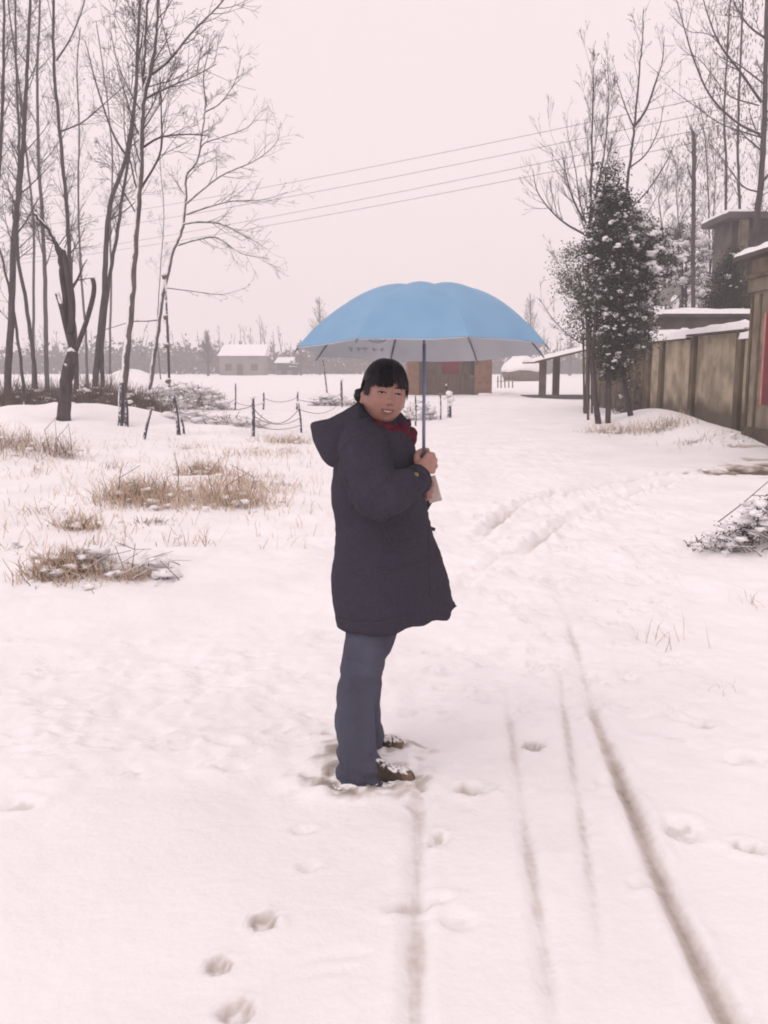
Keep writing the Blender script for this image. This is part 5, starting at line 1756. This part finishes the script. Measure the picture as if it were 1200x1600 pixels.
# snow kicked up around the boots
m = MB(); rng = random.Random(12)
for k in range(30):
    a, b = rng.uniform(518, 640), rng.uniform(1214, 1238)
    p = flat(a, b); s = rng.uniform(.003, .008)
    m.blob((p.x, p.y, H(p.x, p.y) + s * .3 + rng.uniform(0, .008)), s * 1.5, s * 1.2, s * .7, rng, .5)
for k in range(26):
    a, b = rng.uniform(585, 640), rng.uniform(1168, 1200)
    p = flat(a, b); s = rng.uniform(.004, .010)
    m.blob((p.x, p.y, H(p.x, p.y) + s * .3), s * 1.4, s * 1.2, s, rng, .35)
for k in range(26):                                     # snow lying on the boots
    p = Vector((h1.x + rng.uniform(.0, .25), 3.50 * KP + rng.uniform(-.02, .03), .0)); s = rng.uniform(.005, .011)
    m.blob((p.x, p.y, rng.uniform(.0, .030)), s * 1.9, s * 1.3, s * .45, rng, .5)
tag(m.build('kicked_snow', M['snow'], None, (0, 3.6, 0), smooth=True), 'loose kicked-up snow crumbs around the boots', 'snow', kind='stuff')

# ---- body: one continuous skin from head to hands
HC = Q(600, 616, 3.62)
yaw, roll, nod = R(15), R(7), R(-3)
HM = Matrix.Rotation(yaw, 3, 'Z') @ Matrix.Rotation(nod, 3, 'X') @ Matrix.Rotation(roll, 3, 'Y')
# head frame: +x to the picture's right, -y forward (towards the camera), +z up


def hp(x, y, z):
    return HC + HM @ Vector((x, y, z))


def head_surface(th, ph):
    """th: angle round the vertical axis, 0 = straight ahead; ph: -pi/2..pi/2 height"""
    x0, y0, z0 = np.sin(th) * np.cos(ph), -np.cos(th) * np.cos(ph), np.sin(ph)
    f = np.clip(-y0, 0, 1)
    x, y, z = .079 * x0, .096 * y0, .114 * z0
    low = np.clip(-z0, 0, 1)
    x = x * (1 - .13 * low ** 1.8) * (1 + .03 * np.exp(-((z0 + .35) / .25) ** 2))
    y = np.where(y0 > 0, y * (1 - .25 * low), y * (1 - .10 * low ** 2))
    # flatter, fuller face
    y = np.where(y0 < 0, np.sign(y) * np.abs(y / .096) ** .86 * .094, y)
    g = lambda cx, cz, sx, sz: np.exp(-((x - cx) / sx) ** 2 - ((z - cz) / sz) ** 2) * (y0 < .15)
    d = 0.019 * g(0, -.030, .0125, .013) + .010 * g(0, -.010, .009, .022) + .006 * g(.012, -.034, .008, .008) + .006 * g(-.012, -.034, .008, .008)
    d = d - .0075 * g(.031, .004, .017, .010) - .0075 * g(-.031, .004, .017, .010)
    d = d + .0035 * g(.031, .002, .013, .006) + .0035 * g(-.031, .002, .013, .006)
    d = d + .006 * g(.038, -.032, .022, .020) + .006 * g(-.038, -.032, .022, .020)
    d = d + .0045 * g(0, -.058, .020, .006) + .005 * g(0, -.073, .017, .006) - .005 * g(0, -.0655, .022, .0035) + .006 * g(0, -.097, .020, .012)
    d = d + .003 * g(0, .022, .04, .008) - .003 * g(.030, -.056, .006, .010) - .003 * g(-.030, -.056, .006, .010)
    return x, y - d, z


NU, NV = 128, 96
mb = MB()
th = np.linspace(-math.pi, math.pi, NU + 1)[:-1]
ph = np.linspace(-math.pi / 2 + .02, math.pi / 2 - .02, NV)
rings = []
for b in ph:
    x, y, z = head_surface(th, np.full(NU, b))
    rings.append([hp(*v) for v in zip(x, y, z)])
mb.loft(rings)
for s in (-1, 1):                                       # ears
    mb.sphere(hp(s * .0775, .012, -.012), .008, .017, .030, 16, 10)
    mb.sphere(hp(s * .080, .010, -.034), .007, .010, .012, 12, 8)


def chain(pts, rad, sides=14, sub=6):
    P = catmull(pts, sub * (len(pts) - 1)); r_ = lerp_list(rad, sub * (len(pts) - 1))
    mb.tube(P, r_, sides)
    mb.sphere(P[0], r_[0], r_[0], r_[0], 14, 8)
    mb.sphere(P[-1], r_[-1], r_[-1], r_[-1], 14, 8)


chain([hp(0, .015, -.05), Q(592, 664, 3.66), Q(588, 690, 3.68)], [.055, .055, .065])
chain([Q(590, 680, 3.68), Q(592, 760, 3.68), Q(594, 850, 3.68), Q(592, 930, 3.68)], [.08, .105, .10, .11])
for s_, e_, w_, k_ in ((Q(572, 690, 3.56), Q(586, 772, 3.38), wr_n, 1), (Q(588, 692, 3.82), Q(604, 788, 3.95), wr_f, -1)):
    chain([Q(590, 685, 3.68), s_, e_, w_], [.06, .05, .040, .027])
for rws, Yl in ((near_rows, 3.57), (far_rows, 3.81)):
    cs = to_rows(rws, Yl)
    chain([c for c, _, _ in cs[:]], [.075, .07, .062, .05, .047, .045, .040, .036, .034])

# gripping hand (right hand, back of the hand towards the camera)
SHX = 662
HY = 3.565


def hq(px, py, dy):
    return Q(px, py, HY + dy)


wrist = wr_n.lerp(hq(656, 733, -.035), .7)
chain([wr_n, wrist, hq(660, 727, -.026)], [.026, .027, .026])
mcp = [(670, 710), (673, 718), (674, 727), (671, 735)]
for k, (a, b) in enumerate(mcp):
    L_ = (1.0, 1.08, 1.0, .84)[k]
    chain([wrist, hq((a + 656) / 2 + 2, (b + 730) / 2, -.030), hq(a, b, -.020)], [.017, .0155, .0125])
    chain([hq(a, b, -.020), hq(a + 6 * L_, b + 1, .002), hq(a + 3, b + 1.5, .026 * L_), hq(a - 7, b + 1.5, .032), hq(a - 14 * L_, b + 1, .022)], [.0118, .0112, .0102, .0094, .0080])
# thumb: leaves the side of the palm near its base and closes over the index finger
chain([hq(656, 728, -.022), hq(652, 718, -.006), hq(653, 709, .012), hq(661, 704, .024), hq(668, 703, .022)], [.017, .0145, .0125, .0112, .0088])
# other hand, closed on the packet
pk = Q(674, 764, 3.66)
ow = Vector((1, -.45, .1)).normalized()
chain([wr_f, wr_f + (pk - wr_f) * .4, pk + Vector((-.035, .045, .0))], [.026, .027, .026])
for k in range(4):
    z_ = .028 - .019 * k
    L_ = (1, 1.06, 1.0, .85)[k]
    b0 = pk + Vector((-.030, .040, z_))
    chain([pk + Vector((-.06, .06, z_ * .6)), b0, b0 + Vector((.028 * L_, .0, .0)), b0 + Vector((.034 * L_, -.028, -.002)), b0 + Vector((.014, -.036, -.003))], [.014, .0115, .0105, .0098, .008])
chain([pk + Vector((-.055, .045, .025)), pk + Vector((-.038, .012, .034)), pk + Vector((-.018, -.010, .028)), pk + Vector((.004, -.014, .018))], [.015, .0125, .011, .0085])

body_me = remesh(mb, .0042, 'body', 2)
# skin: lips and cheeks by where they are on the face
n = len(body_me.vertices)
co = np.empty(n * 3, np.float32); body_me.vertices.foreach_get("co", co); co = co.reshape(-1, 3) - np.array(HC)
loc = co @ np.array(HM)                                 # inverse rotation
front = loc[:, 1] < -.03
lip = np.exp(-(loc[:, 0] / .024) ** 4 - ((loc[:, 2] + .0655) / .0125) ** 4) * front
ck = (np.exp(-((np.abs(loc[:, 0]) - .042) / .020) ** 2 - ((loc[:, 2] + .030) / .022) ** 2)) * front
a1 = body_me.attributes.new("lip", 'FLOAT', 'POINT'); a1.data.foreach_set("value", lip.astype(np.float32))
a2 = body_me.attributes.new("cheek", 'FLOAT', 'POINT'); a2.data.foreach_set("value", ck.astype(np.float32))


def skin_mat():
    mm = bpy.data.materials.new('skin'); mm.use_nodes = True
    N, L = mm.node_tree.nodes, mm.node_tree.links
    b = N["Principled BSDF"]
    b.inputs["Roughness"].default_value = .5
    b.inputs["Specular IOR Level"].default_value = .3
    b.inputs["Subsurface Weight"].default_value = .15
    b.inputs["Subsurface Radius"].default_value = (.012, .005, .003)
    b.inputs["Subsurface Scale"].default_value = .5
    nz = N.new("ShaderNodeTexNoise"); nz.inputs["Scale"].default_value = 35; nz.inputs["Detail"].default_value = 4
    tc = N.new("ShaderNodeTexCoord"); L.new(tc.outputs["Object"], nz.inputs[0])
    rp = N.new("ShaderNodeValToRGB"); rp.color_ramp.elements[0].position, rp.color_ramp.elements[1].position = .35, .68
    rp.color_ramp.elements[0].color = (.35, .190, .155, 1); rp.color_ramp.elements[1].color = (.42, .236, .196, 1)
    L.new(nz.outputs[0], rp.inputs[0])
    out = rp.outputs[0]
    for nm, col, k in (("lip", (.26, .095, .085, 1), .8), ("cheek", (.38, .185, .14, 1), .5)):
        at = N.new("ShaderNodeAttribute"); at.attribute_name = nm
        mu = N.new("ShaderNodeMath"); mu.operation = 'MULTIPLY'; mu.inputs[1].default_value = k
        L.new(at.outputs["Fac"], mu.inputs[0])
        mx = N.new("ShaderNodeMix"); mx.data_type = 'RGBA'
        L.new(mu.outputs[0], mx.inputs[0]); L.new(out, mx.inputs[6]); mx.inputs[7].default_value = col
        out = mx.outputs[2]
    L.new(out, b.inputs["Base Color"])
    return mm


body = add_mesh('body', body_me, skin_mat(), person)


def face_pt(x, z, lift=0.0):
    """point on the face in front of head coordinates x, z"""
    best = None
    lo = np.linspace(-1.35, 1.35, 241)
    for pz in np.linspace(math.asin(max(-1, min(1, z / .114))) - .12, math.asin(max(-1, min(1, z / .114))) + .12, 9):
        X, Y, Z = head_surface(lo, np.full(241, pz))
        i = int(np.argmin((X - x) ** 2 + (Z - z) ** 2))
        e = (X[i] - x) ** 2 + (Z[i] - z) ** 2
        if best is None or e < best[0]:
            best = (e, X[i], Y[i], Z[i])
    return hp(best[1], best[2] - lift, best[3])


for s in (-1, 1):                                       # narrow smiling eyes
    line = [face_pt(s * x, z, .0012) for x, z in ((.016, -.0005), (.023, .0022), (.031, .0030), (.039, .0022), (.047, .0005))]
    low = [face_pt(s * x, z, .0006) for x, z in ((.017, -.0012), (.024, -.0022), (.031, -.0026), (.039, -.0018), (.046, -.0006))]
    m = MB()
    pa, pb = catmull(line, 16), catmull(low, 16)
    for i in range(16):
        m.quad(pa[i], pb[i], pb[i + 1], pa[i + 1])
    e = m.build('eye', M['eye_white'], body)
    c = face_pt(s * .0310, .0003, .0018)
    m = MB(); m.sphere(c, .0050, .0020, .0027, 14, 8); m.build('iris', M['eye_dark'], e, smooth=True)
    m = MB(); m.tube(pa, lerp_list([.0012, .0020, .0023, .0021, .0014], 16), 6); m.build('upper_lid', M['lash'], e, smooth=True)
    brow = [face_pt(s * x, z, .0012) for x, z in ((.014, .019), (.024, .0225), (.036, .0225), (.048, .017))]
    m = MB(); m.tube(catmull(brow, 14), lerp_list([.0016, .0026, .0022, .0008], 14), 6); m.build('eyebrow', M['lash'], body, smooth=True)
# half-open smiling mouth with the upper teeth showing
up_ = [face_pt(x, z, .0014) for x, z in ((-.0235, -.0575), (-.012, -.0612), (0, -.0622), (.012, -.0612), (.0235, -.0575))]
lo_ = [face_pt(x, z, .0010) for x, z in ((-.0235, -.0580), (-.012, -.0665), (0, -.0690), (.012, -.0665), (.0235, -.0580))]
pa, pb = catmull(up_, 18), catmull(lo_, 18)
m = MB()
for i in range(18):
    m.quad(pa[i], pb[i], pb[i + 1], pa[i + 1])
mo = m.build('mouth', M['mouth_in'], body)
m = MB()
for i in range(3, 15):
    f = HM @ Vector((0, -.0008, 0))
    m.quad(pa[i] + f, pa[i].lerp(pb[i], .75) + f, pa[i + 1].lerp(pb[i + 1], .75) + f, pa[i + 1] + f)
m.build('teeth', M['teeth'], mo)
m = MB(); m.tube([p + HM @ Vector((0, 0, .0018)) for p in pa], lerp_list([.0008, .0024, .0026, .0024, .0008], 18), 8); m.build('upper_lip', M['lip'], mo, smooth=True)
m = MB(); m.tube([p + HM @ Vector((0, 0, -.0020)) for p in pb], lerp_list([.0008, .0030, .0034, .0030, .0008], 18), 8); m.build('lower_lip', M['lip'], mo, smooth=True)
for s in (-1, 1):
    c = face_pt(s * .0065, -.0405, .0008); m = MB(); m.sphere(c, .0028, .0016, .0016, 10, 6); m.build('nostril', M['mouth_in'], body, smooth=True)

# ---- hair: cap, fringe, side locks, small bun
def hair_pt(th_, ph_, k):
    x, y, z = head_surface(np.array([th_]), np.array([ph_]))
    v = Vector((float(x[0]), float(y[0]), float(z[0])))
    return HC + HM @ (v * k + Vector((0, 0, .004)))


m = MB(); rings = []
NT = 96
for j in range(30):
    ring = []
    for i in range(NT):
        t_ = -math.pi + 2 * math.pi * i / NT
        at_ = abs(t_)
        # lower edge of the cap: high over the face, low at the back
        if at_ < .95: bot = .62
        elif at_ < 1.35: bot = .62 - (at_ - .95) / .40 * .80
        elif at_ < 1.75: bot = -.18 + .20 * math.sin((at_ - 1.35) / .4 * math.pi)
        else: bot = -.18 - (at_ - 1.75) / 1.4 * .62
        p_ = bot + (math.pi / 2 - .02 - bot) * (j / 29)
        kk = 1.055 + .055 * math.sin(min(1, j / 29 * 1.6) * math.pi / 2) + .007 * float(noise2(t_ * 9, p_ * 1.5, 3)) + .055 * max(0, math.sin(2 * p_)) * (1 - .4 * max(0, math.cos(t_)))
        ring.append(hair_pt(t_, p_, kk))
    rings.append(ring)
m.loft(rings, cap=False)
hair = m.build('hair', M['hair'], person, smooth=True)
m = MB(); rng = random.Random(14)
for k in range(260):                                    # fringe combed down over the brow
    t0_ = rng.uniform(-1.15, 1.15)
    gap = math.exp(-((t0_ - .16) / .13) ** 2)
    if rng.random() < gap * .55: continue
    endp = .125 + .07 * rng.random() + + .13 * gap - .10 * max(0, abs(t0_) - .7)
    P = []
    for q in range(7):
        f = q / 6
        p_ = 1.25 - (1.25 - endp) * f
        t_ = t0_ * (.75 + .25 * f) + rng.gauss(0, .010)
        P.append(hair_pt(t_, p_, 1.095 - .012 * f + .018 * math.sin(f * math.pi)))
    m.tube(P, [.0018, .0028, .0032, .0030, .0026, .0020, .0007], 4)
for s in (-1, 1):
    for k in range(55):
        t0_ = s * rng.uniform(1.02, 1.26)
        P = [hair_pt(t0_ + rng.gauss(0, .012) + s * .03 * q / 5, .9 - (.9 + .02 + rng.uniform(0, .14)) * q / 5, 1.09 - .004 * q) for q in range(6)]
        m.tube(P, [.002, .0028, .003, .0026, .002, .0007], 4)
for k in range(260):                                    # combed-back strands over the cap
    t0_ = rng.uniform(.6, 2 * math.pi - .6)
    P = []
    for q in range(7):
        f = q / 6
        tt_ = t0_ if t0_ < math.pi else t0_ - 2 * math.pi
        tgt = math.pi if t0_ < math.pi else -math.pi
        P.append(hair_pt(tt_ + (tgt - tt_) * .35 * f, 1.3 - 1.35 * f, 1.108 + .006 * math.sin(f * 9 + k)))
    m.tube(P, [.0012, .0018, .002, .002, .0018, .0014, .0006], 3)
m.build('strands', M['hair'], hair)
m = MB(); bc = HC + HM @ Vector((-.071, .072, -.012))
m.sphere(bc, .027, .028, .030, 20, 14)
displace_mb(m, lambda x, y, z: .004 * noise3(x * 40, y * 40, z * 90, 15))
m.build('bun', M['hair'], hair, smooth=True)
for s in (-1, 1):
    c = HC + HM @ Vector((s * .078, .035, -.030))

# ---- maroon knitted scarf
m = MB(); P, rd = [], []
for i in range(61):
    a = 2 * math.pi * i / 60 * 2.0 + .6
    k = i / 60
    c = Q(600, 668, 3.645)
    r_ = .080 + .010 * math.sin(a * 3)
    P.append(c + Vector((math.cos(a) * r_ * 1.05 + .012, math.sin(a) * r_, .018 - .045 * k + .008 * math.sin(a * 2) - .028 * max(0, math.cos(a)))))
    rd.append(.024 + .003 * math.sin(a * 5))
m.tube(P, rd, 14)
m.tube(catmull([Q(622, 664, 3.60), Q(631, 674, 3.585), Q(632, 690, 3.60), Q(634, 702, 3.63)], 14), lerp_list([.020, .024, .020, .010], 14), 12)
displace_mb(m, lambda x, y, z: .004 * noise3(x * 40, y * 40, z * 40, 61))
m.build('scarf', M['scarf'], person, smooth=True)

# ---- packet in the other hand
m = MB(); u = Vector((.93, -.1, .30)).normalized(); w_ = Vector((-.34, 0, .94)).normalized(); nn = u.cross(w_).normalized()
c = pk + Vector((.004, .012, -.002))
ring = []
for (a, b, d) in ((-.028, -.05, .006), (.022, -.052, .009), (.029, .048, .007), (-.022, .05, .006)):
    ring.append((c + u * a + w_ * b, d))
m.hexa([p - nn * d for p, d in ring] + [p + nn * d for p, d in ring])
pkt = m.build('paper_packet', M['packet'], None, pk)
tag(pkt, 'pale folded paper packet held below the coat cuff', 'packet')
bev = pkt.modifiers.new('b', 'BEVEL'); bev.width = .003; bev.segments = 2

# ------------------------------------------------------------------ umbrella
UB = Q(SHX, 752, HY + .004)                # foot of the handle
tilt = R(4.6)
UAX = Vector((.0, math.sin(tilt), math.cos(tilt)))
UTOP_L = (Q(664, 451, HY + .055) - UB).dot(UAX)
u_x = Vector((1, 0, 0)); u_y = UAX.cross(u_x).normalized()
umb = thing('umbrella', UB, 'open blue umbrella with silver lining held over the person', 'umbrella')
APEX = UB + UAX * UTOP_L
RR, HCN = .470, .222


def can(az, t, s_mid=0.0, off=0.0):
    """az measured from the near side towards the right; s_mid 0 at a rib, 1 mid-panel"""
    r = RR * t * (1 - s_mid * (.070 * t + .040 * t ** 6))
    z = -HCN * t ** 2.6 + .058 * s_mid * t ** .8 * (1 - t) + .002 * s_mid * t ** 3
    return APEX + u_x * (math.sin(az) * r) - u_y * (math.cos(az) * r) + UAX * (z + off)


AZ0 = R(15)
rgw = random.Random(4)
for k in range(8):
    a0, a1 = AZ0 + k * math.pi / 4, AZ0 + (k + 1) * math.pi / 4
    NT_, NS_ = 22, 14
    m, ml = MB(), MB()
    sd = rgw.random() * 50
    for mm, off in ((m, .0), (ml, -.0035)):
        for i in range(NT_ + 1):
            for j in range(NS_ + 1):
                s = j / NS_; t = .012 + .988 * i / NT_
                sm = 4 * s * (1 - s)
                wv = .0035 * t * sm * float(noise2(s * 3 + sd, t * 4, 7)) + .003 * sm * t * math.sin(t * 9 + sd)
                mm.v.append(tuple(can(a0 + (a1 - a0) * s, t, sm, off + wv)))
        for i in range(NT_):
            for j in range(NS_):
                a = i * (NS_ + 1) + j
                q = (a, a + 1, a + NS_ + 2, a + NS_ + 1)
                mm.f.append(q if off == 0 else q[::-1])
    pn = m.build('canopy_panel', M['umb_out'], umb, smooth=True)
    ml.build('lining', M['umb_in'], pn, smooth=True)
    # rib under the seam, with its stretcher and tip
    m = MB(); m.tube([can(a0, t, 0, -.009) for t in np.linspace(.03, 1.0, 16)], [.0024] * 14 + [.002, .0016], 6); rb = m.build('rib', M['rib'], umb, smooth=True)
    m = MB(); m.tube([UB + UAX * (UTOP_L - .135), can(a0, .45, 0, -.012)], .0020, 5); m.build('stretcher', M['rib'], rb)
    m = MB(); m.tube([can(a0, .995, 0, -.006), can(a0, 1.018, 0, -.006)], [.0035, .0025], 6); m.build('rib_tip', M['rib'], rb)
m = MB(); m.tube([UB + UAX * .06, UB + UAX * (UTOP_L - .2)], .0062, 12); m.tube([UB + UAX * (UTOP_L - .2), UB + UAX * (UTOP_L + .004)], .0052, 12); m.build('shaft', M['steel'], umb, smooth=True)
m = MB(); m.tube([UB + UAX * (UTOP_L - .150), UB + UAX * (UTOP_L - .125)], .011, 12); m.build('runner', M['handle'], umb, smooth=True)
m = MB(); m.tube([UB - UAX * .03, UB + UAX * .0, UB + UAX * .06, UB + UAX * .088], [.011, .0125, .0115, .0095], 14); m.build('handle', M['handle'], umb, smooth=True)
m = MB(); m.tube([APEX - UAX * .004, APEX + UAX * .010, APEX + UAX * .016], [.010, .007, .003], 10); m.build('finial', M['steel'], umb, smooth=True)
# faint printed emblem and short line of marks on the lining
lin_v, lin_f = [], []
for k in range(8):
    for i in range(13):
        for j in range(9):
            s = j / 8
            lin_v.append(can(AZ0 + (k + s) * math.pi / 4, .05 + .94 * i / 12, 4 * s * (1 - s), -.006))
    b_ = k * 117
    for i in range(12):
        for j in range(8):
            a = b_ + i * 9 + j
            lin_f.append((a, a + 1, a + 10, a + 9))
lin_bvh = BVHTree.FromPolygons(lin_v, lin_f)


def lin(px, py):
    o = Vector((0, 0, CAM_H)); d = ray(px, py).normalized()
    h = lin_bvh.ray_cast(o, d)
    # go on through the near half of the canopy to the inside of the far half
    h2 = lin_bvh.ray_cast(h[0] + d * .02, d) if h[0] is not None and h[0].y < APEX.y - .1 else h
    p = (h2 if h2[0] is not None else h)[0]
    return p - UAX * .003


m = MB()
cx_, cy_ = 590, 527
ok_ = True
for k in range(28):
    b0, b1 = 2 * math.pi * k / 28, 2 * math.pi * (k + 1) / 28
    for r0, r1 in ((.82, 1.0), (.30, .50)):
        q = [lin(cx_ + math.cos(b) * 15 * r, cy_ + math.sin(b) * 8 * r) for b, r in ((b0, r0), (b0, r1), (b1, r1), (b1, r0))]
        m.quad(*q)
rg2 = random.Random(2)
for k in range(5):
    for j in range(5):
        x0, y0 = 544 + k * 12 + rg2.uniform(0, 6), 541.5 + rg2.uniform(0, 4)
        w2, h2_ = ((4.5, .8) if j % 2 else (.9, 3.6))
        m.quad(lin(x0, y0), lin(x0 + w2, y0), lin(x0 + w2, y0 + h2_), lin(x0, y0 + h2_))
tag(m.build('emblem', M['umb_print'], umb), kind='stuff')
# ------------------------------------------------------------------ cold haze over the fields
m = MB(); m.box(-460, 460, -30, 560, -2.0, 34)
hz = bpy.data.materials.new('haze_air'); hz.use_nodes = True
hz.node_tree.nodes.clear()
ho = hz.node_tree.nodes.new("ShaderNodeOutputMaterial"); hv = hz.node_tree.nodes.new("ShaderNodeVolumePrincipled")
hv.inputs["Color"].default_value = (0.96, 0.95, 0.96, 1)
hv.inputs["Density"].default_value = 0.0027
hv.inputs["Anisotropy"].default_value = 0.2
hz.node_tree.links.new(hv.outputs[0], ho.inputs["Volume"])
haze = m.build('haze', hz, None, (0, 0, 0))
tag(haze, kind="stuff")
